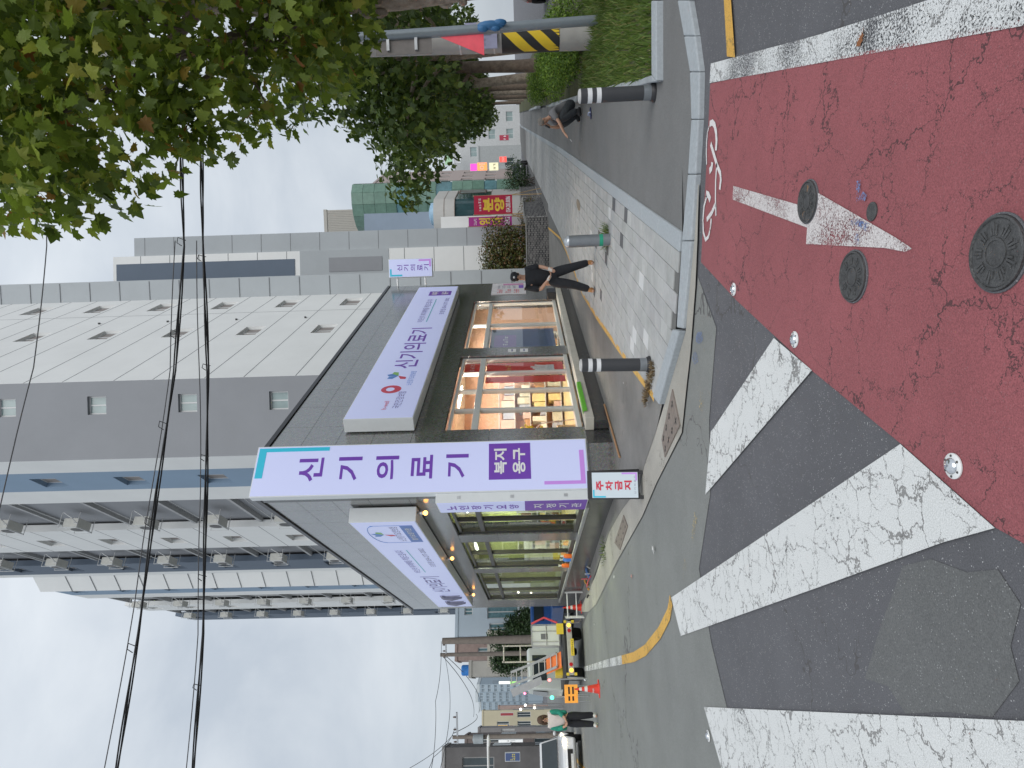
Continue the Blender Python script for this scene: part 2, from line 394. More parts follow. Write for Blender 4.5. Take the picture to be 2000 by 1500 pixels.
# painted markings
tag(drape(g2((1391, 124), (1599, 69), (1818, 0), (1960, -42)) + [(.6, .6), (.45, .65)] + g2((2000, 51), (1389, 162)), .012).build('stop_line', WWORN), 'wide worn white line beside the red cycle lane', 'road marking')
def marking(name, label, poly, m, dz=.012): return tag(drape(poly, dz).build(name, m), label, 'road marking')
marking('crosswalk_stripe', 'short white crosswalk stripe nearest the paved sidewalk', g2((1515, 660), (1590, 723), (1380, 966), (1391, 843), (1398, 834)), WHITE)['group'] = 'crosswalk stripes'
marking('crosswalk_stripe', 'long cracked white crosswalk stripe ending at the yellow curve', g2((1764, 867), (1950, 1031), (1848, 1059), (1600, 1148), (1332, 1242), (1313, 1167)), WHITE)['group'] = 'crosswalk stripes'
marking('crosswalk_stripe', 'white crosswalk stripe farthest from the red cycle lane', [(-3.01, 5.9), (-1.13, 2.09), (-.5, .85), (-1.05, .6), (-3.29, 5.38)], WHITE)['group'] = 'crosswalk stripes'
marking('lane_line', 'short yellow line ending at the worn white line', g2((1440, 112), (1424, 110), (1418, 0), (1400, -160), (1416, -160), (1432, 0)), YEL, .016)
yc = [G(*p) for p in ((1313, 1172), (1308, 1200), (1290, 1236), (1262, 1270), (1240, 1283), (1216, 1289))]
tag(strip(dens(yc, .3), .14, .013).build('lane_line', YEL), 'curved yellow line leading into the side street', 'road marking')
tag(strip(dens([G(*p) for p in ((1216, 1289), (1185, 1296), (1150, 1305), (1138, 1307))], .5), .15, .015).build('lane_line', WWORN), 'worn white line behind the lift truck', 'road marking')
tag(strip(dens([G(*p) for p in ((1111, 1462), (1125, 1482), (1141, 1502), (1165, 1530))], .5), .16, .015).build('lane_line', YEL), 'yellow line beneath the oncoming white car', 'road marking')
for lb, a, b in (('faded yellow line in front of the paved sidewalk', (1378, 672), (1372, 800)), ('faded yellow paint trace between two crosswalk stripes', (1362, 1005), (1352, 1065)), ('faded yellow paint spot by the long crosswalk stripe', (1342, 1095), (1335, 1130))):
    tag(strip(dens([G(*a), G(*b)], .3), .11, .013).build('lane_line', YFADE), lb, 'road marking')
cz = lambda a, b: (1360 + a/4.545, 220 + b/4.545)
arrow = g2(*[cz(*p) for p in ((345, 650), (335, 770), (1005, 1020), (995, 1165), (1700, 1200), (1880, 1235), (1945, 1205), (1800, 1110), (1100, 710), (1060, 850), (920, 815))])
marking('direction_arrow', 'worn white arrow painted on the red cycle lane', arrow, WRED, .013)
bk = MB(); wl = paint('symbol_paint', (.62, .58, .57), crack=(.25, .15, .15), cscale=6, cw=.02, wear=.3, under=(.29, .12, .125), second=False)
for pts, w in (([(132, 100), (158, 86), (176, 110), (190, 175), (194, 250), (188, 335)], .030), ([(128, 120), (112, 180), (104, 260), (102, 360), (106, 460)], .014), ([(155, 440), (150, 490), (130, 520)], .034),
               ([(142, 275), (170, 370), (200, 470), (228, 540), (232, 600), (222, 682)], .026), ([(196, 450), (186, 600), (184, 760), (188, 915)], .018), ([(184, 810), (150, 890), (106, 950)], .026), ([(100, 720), (122, 730), (138, 775)], .034), ([(106, 740), (82, 830), (72, 950), (76, 1060), (96, 1128), (122, 1100), (140, 1010), (146, 940)], .022)):
    strip(dens([G(*cz(*p)) for p in pts], .06), w * 1.6, .013, bk)
tag(bk.build('bicycle_symbol', wl), 'white bicycle symbol painted on the red cycle lane by the kerb', 'road marking')
blu = paint('blue_spray', (.13, .19, .36), cscale=5., cw=.01, wear=.95, wscale=80.0, second=False)
for lb, ss in (('blue spray mark on the red lane beside a small cap', [((1683, 352), (1683, 392)), ((1690, 380), (1698, 388))]), ('blue sprayed cross on the white arrow', [((1668, 432), (1702, 444)), ((1684, 430), (1688, 446)), ((1681, 456), (1681, 478))])):
    b = MB()
    for i_, (q, w) in enumerate(ss): strip(dens([G(*q), G(*w)], .05), .035, .0155 + .0015*i_, b)
    tag(b.build('spray_mark', blu), lb, 'spray mark')
for lb, q in (('blue paint blot on old asphalt by the kerb corner', (1368, 660)), ('small blue paint blot beside the gutter', (1360, 700))):
    c = G(*q); b = MB(); b.sheet([(c.x + .05*math.cos(k*.7)*(1+.4*R.random()), c.y + .1*math.sin(k*.7)*(1+.4*R.random())) for k in range(9)], .011); tag(b.build('spray_mark', blu), lb, 'spray mark')

# manhole covers
IRON = mat('cast_iron', (.085, .085, .085), .55, .35, var=.3, scale=25, bump=.4, bscale=120); RUST = mat('rusty_iron', (.20, .12, .065), .8, .2, var=.35, scale=14, bump=.3)
def manhole(c, r, lb, rust=False):
    t = thing('manhole_cover', (c.x, c.y, .008), lb, 'manhole cover', 'manhole covers in the red lane'); M = Matrix.Translation((c.x, c.y, .008))
    MB(M).lathe([(r*1.06, 0), (r*1.06, .006), (r*1.01, .008), (r*1.0, .004)], n=36).build('asphalt_collar', ASPH, t)
    MB(M).lathe([(r*.99, 0), (r*.99, .016), (r*.93, .018), (r*.9, .010)], n=36).build('rim', IRON, t, True)
    MB(M).lathe([(r*.9, .004), (r*.9, .0125), (r*.86, .014), (.001, .014)], n=36).build('lid', IRON, t)
    MB(M).lathe([(r*.40, .012), (r*.40, .0175), (r*.34, .0175), (r*.34, .013)], n=28).build('ring', IRON, t)
    k = MB(M)
    for i in range(9):
        a = i * 2*math.pi/9
        for q, rr in ((-.16, .62), (.0, .7), (.16, .55)):
            ca, sa = math.cos(a+q), math.sin(a+q); p = Vector((ca, sa, 0)); n = Vector((-sa, ca, 0)) * r*.03
            A, B = p*r*.48, p*r*(rr+.12)
            k.add([A-n+Vector((0,0,.0135)), A+n+Vector((0,0,.0135)), B+n+Vector((0,0,.0135)), B-n+Vector((0,0,.0135))] + [v+Vector((0,0,.0045)) for v in (A-n+Vector((0,0,.0135)), A+n+Vector((0,0,.0135)), B+n+Vector((0,0,.0135)), B-n+Vector((0,0,.0135)))], [(4,5,6,7),(0,1,5,4),(1,2,6,5),(2,3,7,6),(3,0,4,7)])
    tag(k.build('raised_lettering', IRON, t), kind='stuff')
    if rust:
        for a in (-.2, 2.6): MB(M).lathe([(r*.16, .014), (r*.14, .0155), (.001, .0155)], (r*.62*math.cos(a), r*.62*math.sin(a), 0), 12).build('rust_patch', RUST, t)
manhole(G(1672, 540), .118, 'round iron manhole cover between the arrow tip and a road stud')
manhole(G(1583, 394), .112, 'iron manhole cover with rust patches set into the white arrow', True)
manhole(G(1957, 494), .124, 'largest iron manhole cover at the edge of the photo')
c = G(1708, 413); tag(MB(Matrix.Translation((c.x, c.y, .008))).lathe([(.042, 0), (.042, .006), (.034, .009), (.001, .008)], n=20).build('valve_cap', IRON), 'small round iron valve cap beside the white arrow', 'valve cap')
CHROME = mat('stud_chrome', (.62, .64, .66), .16, .9, var=.2, scale=30); SW = mat('stud_white', (.7, .71, .7), .45, var=.08)
for lb, p in (('silver road stud closest to the kerb on the red lane edge', (1436, 565)), ('silver road stud at the end of the short crosswalk stripe', (1556, 663)), ('silver road stud at the end of the long crosswalk stripe', (1868, 910)), ('small road stud by the farthest crosswalk stripe', (1386, 1437))):
    c = G(*p); t = thing('road_stud', (c.x, c.y, .012), lb, 'road stud', 'road studs'); M = Matrix.Translation((c.x, c.y, .010))
    MB(M).lathe([(.048, 0), (.048, .005), (.042, .009), (.001, .009)], n=24).build('flange', SW, t, True)
    MB(M).lathe([(.031, .007), (.029, .015), (.022, .021), (.012, .026), (.001, .027)], n=20).build('dome', CHROME, t, True)
    for k in range(6): MB(M).lathe([(.005, .009), (.004, .012), (.001, .012)], (.038*math.cos(k*1.047), .038*math.sin(k*1.047), 0), 8).build('bolt', IRON, t)

# ---------------- kerbs, gutter, drain grates
def kerb_run(name, outer, inner, z=.07):
    root = None
    for k in range(len(outer)-1):
        n = max(1, int(((Vector(outer[k+1])-Vector(outer[k])).length)/1.0))
        for q in range(n):
            lerp = lambda A, t: (A[k][0]+(A[k+1][0]-A[k][0])*t, A[k][1]+(A[k+1][1]-A[k][1])*t)
            a, b = q/n + .004, (q+1)/n - .004
            base = gz(*lerp(outer, .5)); P = [lerp(outer, a), lerp(outer, b), lerp(inner, b), lerp(inner, a)]
            m = MB().prism(P, base - .1, base + z)
            if root is None: root = struct(m.build(name, KERB, bevel=.012))
            else: m.build('kerb_stone', KERB, root, bevel=.012)
    return root
kerb_run('street_kerb', g2((1400, -160), (1356, 0), (1368, 70), (1377, 140), (1375, 233), (1369, 340), (1360, 470), (1343, 642)), g2((1360, -160), (1333, 0), (1346, 70), (1358, 140), (1361, 233), (1354, 340), (1342, 470), (1331, 640)), .05)
kerb_run('corner_kerb', g2((1343, 646), (1301, 790)), g2((1330, 642), (1288, 774)), .085)
gut = g2((1369, 360), (1366, 470), (1362, 560), (1352, 690), (1345, 750), (1335, 845), (1285, 943), (1257, 1008), (1216, 1080), (1165, 1181), (1150, 1195)) + g2((1132, 1195), (1165, 1123), (1192, 1039), (1218, 994), (1252, 950), (1261, 910), (1285, 840), (1300, 792), (1343, 648), (1350, 560), (1360, 470), (1365, 360))
struct(drape(gut, .018).build('gutter', CONC))
GR = mat('grate_plate', (.20, .165, .14), .75, var=.25, scale=18, bump=.3); HOLE = mat('grate_hole', (.01, .01, .01), .9)
for lb, ps in (('rusty drain cover with cross slots near the kerb corner', ((1318, 760), (1297, 858), (1303, 893), (1333, 830))), ('drain cover in the gutter behind the folding sign', ((1221, 1006), (1204, 1060), (1214, 1074), (1229, 1028)))):
    q = [G(*p) for p in ps]; cc = sum(q, Vector()) / 4; t = thing('drain_grate', (cc.x, cc.y, .02), lb, 'drain cover', 'drain covers in the gutter')
    MB().prism([(v.x, v.y) for v in q], .0, .030).build('plate', GR, t)
    for i in range(4):
        for j in range(2):
            a = (i + .5)/4; b = (j + .5)/2; e1 = q[0].lerp(q[1], a); e2 = q[3].lerp(q[2], a); p = e1.lerp(e2, b)
            u = (q[1]-q[0]).normalized(); w = (q[3]-q[0]).normalized(); h = MB()
            for d, e, l in ((u, w, .05), (w, u, .04)):
                h.add([p+d*l+e*.008+Vector((0,0,.0325)), p+d*l-e*.008+Vector((0,0,.0325)), p-d*l-e*.008+Vector((0,0,.0325)), p-d*l+e*.008+Vector((0,0,.0325))], [(0,1,2,3)])
                h.v[-4:] = [Vector((v.x, v.y, .031 + (.0012 if d == u else 0))) for v in h.v[-4:]]
            h.build('slot', HOLE, t)

# ---------------- cycle path, forecourt, sidewalk
ED = Vector((.385, .923)).normalized()                      # direction of the avenue
EN = Vector((ED.y, -ED.x))                                  # to its right
SW0 = Vector((1.21, 6.12))                                  # near right corner of the paving
along = lambda s, n=0: SW0 + ED*s + EN*n
path = [tuple(along(-.06, .18)), tuple(along(120, .18)), tuple(along(120, 1.7)), tuple(along(30, 1.62)), tuple(along(9, 1.55)), tuple(along(2.5, 1.52))] + g2((1302, 156), (1303, 0), (1290, -160), (1360, -160), (1333, 0), (1346, 70), (1358, 140), (1361, 233), (1354, 340), (1342, 466))
struct(drape(path, .045).build('cycle_path', PATH))
fore = g2((1297, 790), (1285, 842), (1261, 910), (1252, 950), (1218, 994), (1192, 1039), (1150, 1160)) + [(-8.8, 25.4), (-1.9, 12), (3.6, 22.8), (5, 32.5), (8.4, 31.2)] + g2((1119, 512), (1143, 574), (1172, 620), (1215, 680), (1283, 775))
struct(drape(fore, .022).build('shop_forecourt', paint('forecourt_asphalt', (.155, .15, .14), cscale=.4, cw=.004, speck=.15, blotch=.22, second=False)))
yl = [Vector(p) for p in g2((1288, 778), (1283, 768), (1215, 680), (1172, 620), (1143, 574), (1119, 512), (1098, 466))] + [Vector((7.4, 30.6))]
tag(strip(dens(yl, .5), .09, .066).build('edge_line', YEL), 'thin yellow line along the sidewalk edge in front of the shop', 'road marking')
for k in range(30):
    A, B = along(k*1.0 + .006, 0), along(k*1.0 + .994, 0); a2, b2 = along(k*1.0 + .006, .19), along(k*1.0 + .994, .19)
    m = MB().prism([tuple(A), tuple(B), tuple(b2), tuple(a2)], -.05 + gz(*A), .068 + gz(*A))
    if k == 0: wk = struct(m.build('sidewalk_kerb', KERB, bevel=.01))
    else: m.build('kerb_stone', KERB, wk, bevel=.01)
m = MB()
for k in range(30, 120): m.prism([tuple(along(k, 0)), tuple(along(k+1, 0)), tuple(along(k+1, .19)), tuple(along(k, .19))], -.05 + gz(*along(k)), .068 + gz(*along(k)))
tag(m.build('far_kerb_stones', KERB, wk), kind='stuff')
walk_poly = [tuple(along(0, 0)), tuple(along(120, 0)), tuple(along(120, -2.6)), (8.4, 31.6), (7.3, 30.3)] + g2((1119, 512), (1143, 574), (1172, 620), (1215, 680), (1285, 776), (1330, 642), (1341, 497))
side = struct(drape(walk_poly, .052).build('sidewalk', mat('paving_sand', (.13, .13, .125), .9)))
pav_cols = [(0, (.34, .345, .335)), (.35, (.385, .39, .38)), (.7, (.36, .36, .36)), (1, (.41, .415, .405))]
PO = varmat('paving_block', pav_cols, True); PS = varmat('paving_blocks_far', pav_cols)
PD = mat('dark_paving_block', (.105, .105, .11), .8, scale=12); PW = mat('pale_paving_block', (.56, .565, .56), .8, scale=12, var=.05)
lyl = yl[::-1]
def left_n(s):                                                # distance of the yellow edge from the right edge, at s along the avenue
    best = -2.6
    for a, b in zip(yl, yl[1:]):
        sa, sb = (a-SW0).dot(ED), (b-SW0).dot(ED)
        if min(sa, sb) <= s <= max(sa, sb): t = (s-sa)/(sb-sa); return (a + (b-a)*t - SW0).dot(EN)
    return best if s > 10 else -2.0
CW, CL = .205, .305
far = MB(); cnt = 0
corner_a, corner_b = Vector(g2((1332, 636))[0]), Vector(g2((1287, 776))[0])
for row in range(0, 200):
    for crs in range(14):
        s0 = row*CL + (.5*CL if crs % 2 else 0) + .01; n1 = -crs*CW - .004; n0 = n1 - CW + .006; s1 = s0 + CL - .006
        if s0 > 60: continue
        P = [along(s0, n0), along(s1, n0), along(s1, n1), along(s0, n1)]; P = [tuple(p) for p in P]
        ln = left_n((s0+s1)/2)
        if n1 < ln: continue
        if n0 < ln: n0 = ln; P = [tuple(along(s0, n0)), tuple(along(s1, n0)), tuple(along(s1, n1)), tuple(along(s0, n1))]
        d = corner_b - corner_a; nn_ = Vector((-d.y, d.x)); nn_ = nn_ if nn_.dot(Vector((1, 0))) > 0 else -nn_
        if True:
            P = clip(P, -nn_.x, -nn_.y, -nn_.dot(corner_a) - .0) if nn_.y > 0 else clip(P, nn_.x, nn_.y, nn_.dot(corner_a))
        # cut along the kerb in front
        f0, f1 = Vector(g2((1341, 497))[0]), Vector(g2((1331, 640))[0]); fd = f1 - f0; fn = Vector((-fd.y, fd.x)); fn = fn if fn.y > 0 else -fn
        P = clip(P, -fn.x, -fn.y, -fn.dot(f0)) if len(P) >= 3 else P
        if len(P) < 3: continue
        ar = abs(sum(P[i][0]*P[(i+1) % len(P)][1]-P[(i+1) % len(P)][0]*P[i][1] for i in range(len(P))))/2
        if ar < .002: continue
        cx, cy = P[0]; g = gz(cx, cy); zt = .066 + R.uniform(-.0025, .0025) + g
        if s0 < 9.2 and cnt < 296:
            cnt += 1; q = R.random(); k = PD if q < .025 else PW if q < .06 else PO
            o = MB().prism(P, .03 + g, zt).build('paving_block', k, side); b = o.modifiers.new('bevel', 'BEVEL'); b.width = .003; b.segments = 1
        else: far.prism(P, .03 + g, zt)
tag(far.build('far_paving_blocks', PS, side), kind='stuff')
c = G(1135, 400); pl = MB(); pl.sheet([(c.x + .55*math.cos(k*.5)*ED.x + .13*math.sin(k*.5)*EN.x, c.y + .55*math.cos(k*.5)*ED.y + .13*math.sin(k*.5)*EN.y) for k in range(13)], .072)
struct(pl.build('rusty_stain_patch', mat('rust_stain', (.24, .2, .15), .9, scale=9, var=.3)))
# lawn strip and its kerb right of the cycle path
lawn = [tuple(along(2.5, 1.60)), tuple(along(9, 1.63)), tuple(along(30, 1.7)), tuple(along(110, 1.8)), tuple(along(110, 5.2)), tuple(along(9, 5.0))] + g2((1288, -170), (1298, 0), (1298, 148))
EARTH = mat('lawn_soil', (.07, .075, .03), .95, var=.35, scale=5, bump=.5)
struct(drape(lawn, .075).build('lawn', EARTH))
ko = g2((1292, -170), (1304, 0), (1304, 158), (1264, 167)) + [tuple(along(4, 1.50)), tuple(along(9, 1.52)), tuple(along(30, 1.6)), tuple(along(60, 1.66))]
ki = g2((1284, -170), (1294, 0), (1294, 146), (1258, 157)) + [tuple(along(4, 1.63)), tuple(along(9, 1.65)), tuple(along(30, 1.73)), tuple(along(60, 1.79))]
kerb_run('lawn_kerb', ko, ki, .12)
# ================================================================ SHOP
RA, RB = Vector((-1.089, 11.443)), Vector((3.598, 22.769))
LA, LB = Vector((-1.842, 11.006)), Vector((-8.862, 25.427))
FR = frame((RA.x, RA.y, 0), RB - RA); FL = frame((LA.x, LA.y, 0), LA - LB); FC = frame((LA.x, LA.y, 0), RA - LA)
RL, LL, CLEN = (RB-RA).length, (LB-LA).length, (RA-LA).length
GRAN = granite('polished_granite', (.13, .132, .128), .16); GRD = granite('dark_granite', (.05, .051, .05), .22, 1.8)
COPE = mat('coping_metal', (.05, .05, .055), .4, .6); ALU = mat('white_aluminium', (.60, .61, .58), .4, .1, var=.04); DARKF = mat('dark_frame', (.07, .065, .06), .4, .4)
GLASS = glassmat('shop_glass', refl=.05); BLACK = mat('black_rubber', (.015, .015, .015), .7)
shop = thing('shop_building', (-1.4, 11.2, 0), 'wedge shaped corner shop clad in polished grey granite with lit windows', 'shop')
TOP = 6.30
# solid core behind the cladding, with the openings left free
PINK = mat('pink_plaster', (.72, .46, .33), .8, var=.05, scale=2); GREENW = mat('green_plaster', (.50, .56, .20), .8, var=.06, scale=2); CREAM = mat('cream_ceiling', (.75, .70, .62), .8, var=.03)
FLOORM = mat('shop_floor', (.55, .45, .22), .35, var=.1, scale=3)
WR = [(.66, 4.72), (5.32, 9.85)]; WL = [(1.2, 3.28), (4.0, 7.42), (8.1, 13.9)]; WZ0, WZ1 = .5, 3.07
def core(M, L, wins, sgn):
    m = MB(M); t0, t1 = .03, .28
    X = lambda a, b: (a, b) if sgn > 0 else (-b, -a)
    cuts = [0] + [v for w in wins for v in w] + [L]
    for i in range(0, len(cuts), 2):
        a, b = X(cuts[i], cuts[i+1]); m.box(a, b, t0, t1, -1.2, TOP - .05)
    for w in wins:
        a, b = X(*w); m.box(a, b, t0, t1, -1.2, WZ0 - .03); m.box(a, b, t0, t1, WZ1 + .03, TOP - .05)
    return m
core(FR, RL, WR, 1).build('street_wall', GRD, shop); core(FL, LL, WL, -1).build('side_wall', GRD, shop)
MB(FC).box(0, CLEN, .03, .28, -1.2, TOP - .05).build('corner_wall', GRD, shop)
# cladding slabs, one by one
def slabs(M, L, wins, sgn):
    zr = [(-.6, .46), (3.11, 3.68), (3.68, 4.40), (4.40, 5.05), (5.05, 5.68), (5.68, TOP - .06)]
    X = lambda a, b: (a, b) if sgn > 0 else (-b, -a)
    def put(a, b, z0, z1):
        a, b = X(a + .003, b - .003); MB(M).box(a, b, 0, .028, z0 + .003, z1 - .003).build('granite_slab', GRAN if z0 > 3 else GRD if z0 < 0 else GRAN, shop)
    for r, (z0, z1) in enumerate(zr):
        n = int(L / .92); st = L / n
        for k in range(n): put(k*st, (k+1)*st, z0, z1)
    ed = [0] + [v for w in wins for v in w] + [L]
    for i in range(0, len(ed), 2):
        a, b = ed[i], ed[i+1]; n = max(1, round((b-a)/1.0)); st = (b-a)/n
        for k in range(n):
            for z0, z1 in ((.46, 1.35), (1.35, 2.25), (2.25, 3.11)): put(a + k*st, a + (k+1)*st, z0, z1)
slabs(FR, RL, WR, 1); slabs(FL, LL, WL, -1)
for z0, z1 in ((-.6, .46), (.46, 1.35), (1.35, 2.25), (2.25, 3.11), (3.11, 3.7), (3.7, 4.4), (4.4, 5.05), (5.05, 5.68), (5.68, TOP - .06)): MB(FC).box(.003, CLEN - .003, 0, .028, z0 + .003, z1 - .003).build('granite_slab', GRAN, shop)
pol = [tuple(LA), tuple(RA), tuple(RB), (2.6, 30), (-6, 33), tuple(LB)]
cx, cy = (sum(p[0] for p in pol)/6, sum(p[1] for p in pol)/6)
grow = lambda k: [((p[0]-cx)*k+cx, (p[1]-cy)*k+cy) for p in pol]
MB().prism(grow(1.006), TOP - .055, TOP + .03).build('coping', COPE, shop)
MB().prism(grow(.985), 5.6, TOP - .06).build('roof_slab', mat('roof_concrete', (.3, .3, .29), .9), shop)
# rooms
def wallq(p, q, z0, z1, m, nm):
    p, q = Vector(p), Vector(q); d = (q-p).normalized(); n = Vector((-d.y, d.x))*.06
    MB().prism([tuple(p-n), tuple(q-n), tuple(q+n), tuple(p+n)], z0, z1).build(nm, m, shop)
inn = lambda M, x, y: tuple((M @ Vector((x, y, 0)))[:2])
MB().prism([inn(FR, .5, .3), inn(FR, RL-.3, .3), (-1.0, 23), (-6.4, 24.4), inn(FL, -LL+1.2, .3), inn(FL, -.6, .3)], .30, .44).build('floor', FLOORM, shop)
MB().prism([inn(FR, .5, .3), inn(FR, RL-.3, .3), (-1.0, 23), (-6.4, 24.4), inn(FL, -LL+1.2, .3), inn(FL, -.6, .3)], 3.35, 3.42).build('ceiling', CREAM, shop)
wallq((-1.45, 12.1), (-1.5, 19.6), .44, 3.35, PINK, 'partition'); wallq((-1.58, 12.1), (-1.63, 24), .44, 3.35, GREENW, 'partition')
wallq((-1.5, 18.6), inn(FR, 9.9, .3), .44, 3.35, PINK, 'back_wall'); wallq((-1.63, 20.6), inn(FL, -13.9, .3), .44, 3.35, GREENW, 'back_wall')
# windows
def window(M, a, b, sgn, posts, frm, panes_tint, tw, zt=2.55):
    X = lambda u, v: (u, v) if sgn > 0 else (-v, -u)
    w = MB(M)
    f = lambda u, v, z0, z1, y0=.06, y1=.16: w.box(*X(u, v), y0, y1, z0, z1)
    f(a, b, WZ0, WZ0 + .09, .02, .2); f(a, b, WZ1 - .06, WZ1); f(a, a + .06, WZ0 + .09, WZ1 - .06); f(b - .06, b, WZ0 + .09, WZ1 - .06)
    f(a + .06, b - .06, zt - tw/2, zt + tw/2)
    xs_ = [a + .06] + posts + [b - .06]
    for p in posts: f(p - .035, p + .035, WZ0 + .09, zt - tw/2); f(p - .025, p + .025, zt + tw/2, WZ1 - .06)
    wo = w.build('window_frame', frm, shop, bevel=.006)
    for p, q in zip(xs_, xs_[1:]):
        for z0, z1 in ((WZ0 + .09, zt - tw/2), (zt + tw/2, WZ1 - .06)):
            MB(M).box(*X(p + .02, q - .02), .105, .113, z0 - .01, z1 + .01).build('pane', GLASS, wo)
    return wo
window(FR, .66, 4.72, 1, [1.72, 2.72, 3.78], ALU, None, .13); window(FR, 5.32, 9.85, 1, [7.55], ALU, None, .11)
window(FL, 1.2, 3.28, -1, [2.3], DARKF, None, .10); window(FL, 4.0, 7.42, -1, [5.7], DARKF, None, .10); window(FL, 8.1, 13.9, -1, [10.0, 12.0], DARKF, None, .10)
MB(FR).box(.5, 10.35, -.26, -.002, .30, .46).build('window_ledge', mat('ledge_stone', (.55, .53, .46), .7, scale=4), shop, bevel=.01)
MB(FR).box(.5, 10.3, -.2, -.03, -.1, .30).build('ledge_base', GRD, shop)
MB(FL).box(-14.4, -.9, -.09, -.002, .44, .50).build('window_ledge', mat('sill_grey', (.3, .3, .29), .5), shop, bevel=.008)
# ceiling lamps inside
TUBE = mat('lamp_tube', (.9, .9, .9), .4, emit=(1, .93, .82), es=9)
TUBEG = mat('lamp_tube_cool', (.9, .9, .9), .4, emit=(.93, 1, .75), es=7)
def lamp(p, d, l, m, lb, power, colr):
    t = thing('ceiling_lamp', (p[0], p[1], 3.3), lb, 'ceiling lamp', 'ceiling lamps in the shop'); M = frame((p[0], p[1], 0), d)
    MB(M).box(-l/2, l/2, -.09, .09, 3.30, 3.345).build('housing', SW, t)
    for y in (-.05, .05): MB(M).tube([(-l/2+.03, y, 3.27), (l/2-.03, y, 3.27)], .018, 8).build('tube', m, t)
    ld = bpy.data.lights.new('lamp_light', 'AREA'); ld.shape = 'RECTANGLE'; ld.size = l; ld.size_y = .16; ld.energy = power; ld.color = colr
    lo = bpy.data.objects.new('lamp_light', ld); COL.objects.link(lo); lo.parent = t; lo.location = (0, 0, -.07); lo.rotation_euler = (0, 0, math.atan2(d[1], d[0]))
dr = RB - RA
for lb, x, y in (('ceiling tube lamp just inside the large street window', -.35, 14.6), ('ceiling tube lamp deeper in the room behind the street window', -.3, 17.0), ('ceiling tube lamp behind the second street window', 1.3, 18.6)):
    p = (x, y); lamp(p, (dr.x, dr.y), 1.25, TUBE, lb, 95, (1, .88, .74))
for lb, x, y in (('ceiling tube lamp behind the first side window', -2.5, 14.6), ('ceiling tube lamp behind the middle side window', -3.3, 17.6), ('ceiling tube lamp behind the last side window', -5.3, 20.9)):
    p = (x, y); lamp(p, (LA.x-LB.x, LA.y-LB.y), 1.25, TUBEG, lb, 85, (.93, 1, .72))
# things seen inside
STEEL = mat('brushed_steel', (.55, .56, .57), .35, .8); WOODP = mat('pale_wood', (.55, .38, .2), .6, var=.15, scale=8)
colr = [(.75, .72, .62), (.42, .25, .13), (.35, .4, .48), (.72, .60, .28), (.55, .56, .45), (.6, .42, .36)]
def shelf(M, lb, w, h, rows, seed, sl):
    q = random.Random(seed); loc = M.translation; t = thing('shelf_unit', (loc.x, loc.y, .44), lb, 'shelf', 'shelves in the shop')
    for x in (-w/2, w/2 - .03): MB(M).box(x, x + .03, 0, .35, .44, .44 + h).build('upright', ALU, t)
    for r in range(rows + 1): MB(M).box(-w/2 + .03, w/2 - .03, 0, .35, .5 + r*(h-.1)/rows, .525 + r*(h-.1)/rows).build('board', ALU, t)
    nb = 0
    for r in range(rows):
        x = -w/2 + .06; z = .526 + r*(h-.1)/rows
        ib = -1
        while x < w/2 - .25:
            ib += 1
            bw = q.uniform(.12, .3); bh = q.uniform(.14, (h-.1)/rows - .06); k = q.randrange(6)
            b = MB(M).box(x, x + bw, .03, .3, z, z + bh).build('stock_box', mat('stock_%d' % k, colr[k], .6, var=.15), None, org=(0, 0, 0))
            b.location = (0, 0, 0); tag(b, '%s carton, %s on the %s board of the %s' % (('cream', 'rust', 'blue', 'yellow', 'olive', 'pink')[k], ('first', 'second', 'third', 'fourth', 'fifth', 'sixth', 'seventh', 'eighth', 'ninth', 'tenth')[ib], ('lowest', 'second', 'third', 'top')[r if r < rows - 1 else 3], sl), 'carton', 'cartons on ' + lb); x += bw + .03; nb += 1
shelf(frame((-.55, 18.5, 0), (1, .5)), 'white shelf of stock against the pink back wall', 1.7, 1.9, 4, 3, 'shelf on the pink wall')
shelf(frame((1.0, 19.35, 0), (1, .5)), 'second white shelf of stock by the pink wall', 1.3, 1.7, 4, 8, 'second pink wall shelf')
shelf(frame((-2.9, 20.6, 0), (1, -.45)), 'white shelf of stock in the green room', 1.8, 1.6, 3, 11, 'green room shelf')
shelf(frame((-5.0, 21.6, 0), (1, -.45)), 'white shelf of stock far inside the green room', 1.6, 1.5, 3, 12, 'far green room shelf')
for lb, p in (('folding steel walking frame nearest the corner inside the street window', (1.55, .9)), ('steel walking frame in the middle of the street window', (2.75, 1.2))):
    c = inn(FR, *p); M = frame((c[0], c[1], 0), (dr.x, dr.y)); t = thing('walking_frame', (c[0], c[1], .44), lb, 'walking frame', 'walking frames')
    for x in (-.26, .26):
        MB(M).tube([(x, -.22, .45), (x*.86, -.16, 1.2), (x*.86, -.05, 1.32), (x*.86, .12, 1.32), (x*.86, .2, 1.2), (x, .25, .45)], .015, 8).build('side_frame', STEEL, t, True)
        MB(M).tube([(x*.86, -.06, 1.335), (x*.86, .13, 1.335)], .022, 8).build('grip', BLACK, t, True)
    for z in (.8, 1.1): MB(M).tube([(-.235, .2, z), (.235, .2, z)], .013, 8).build('crossbar', STEEL, t, True)
c = inn(FR, 6.3, 1.0); M = frame((c[0], c[1], 0), (dr.x, dr.y)); t = thing('wheelchair', (c[0], c[1], .44), 'dark folding wheelchair inside the second street window', 'wheelchair')
for y in (-.27, .27):
    w = MB(M)
    w.tube([(.3*math.cos(a*.3927), y, .75 + .3*math.sin(a*.3927)) for a in range(17)], .016, 6); w.build('wheel', BLACK, t, True)
    MB(M).tube([(-.05, y*.8, 1.35), (-.05, y*.8, .8), (.4, y*.8, .8), (.5, y*.8, .5)], .014, 8).build('side_frame', STEEL, t, True)
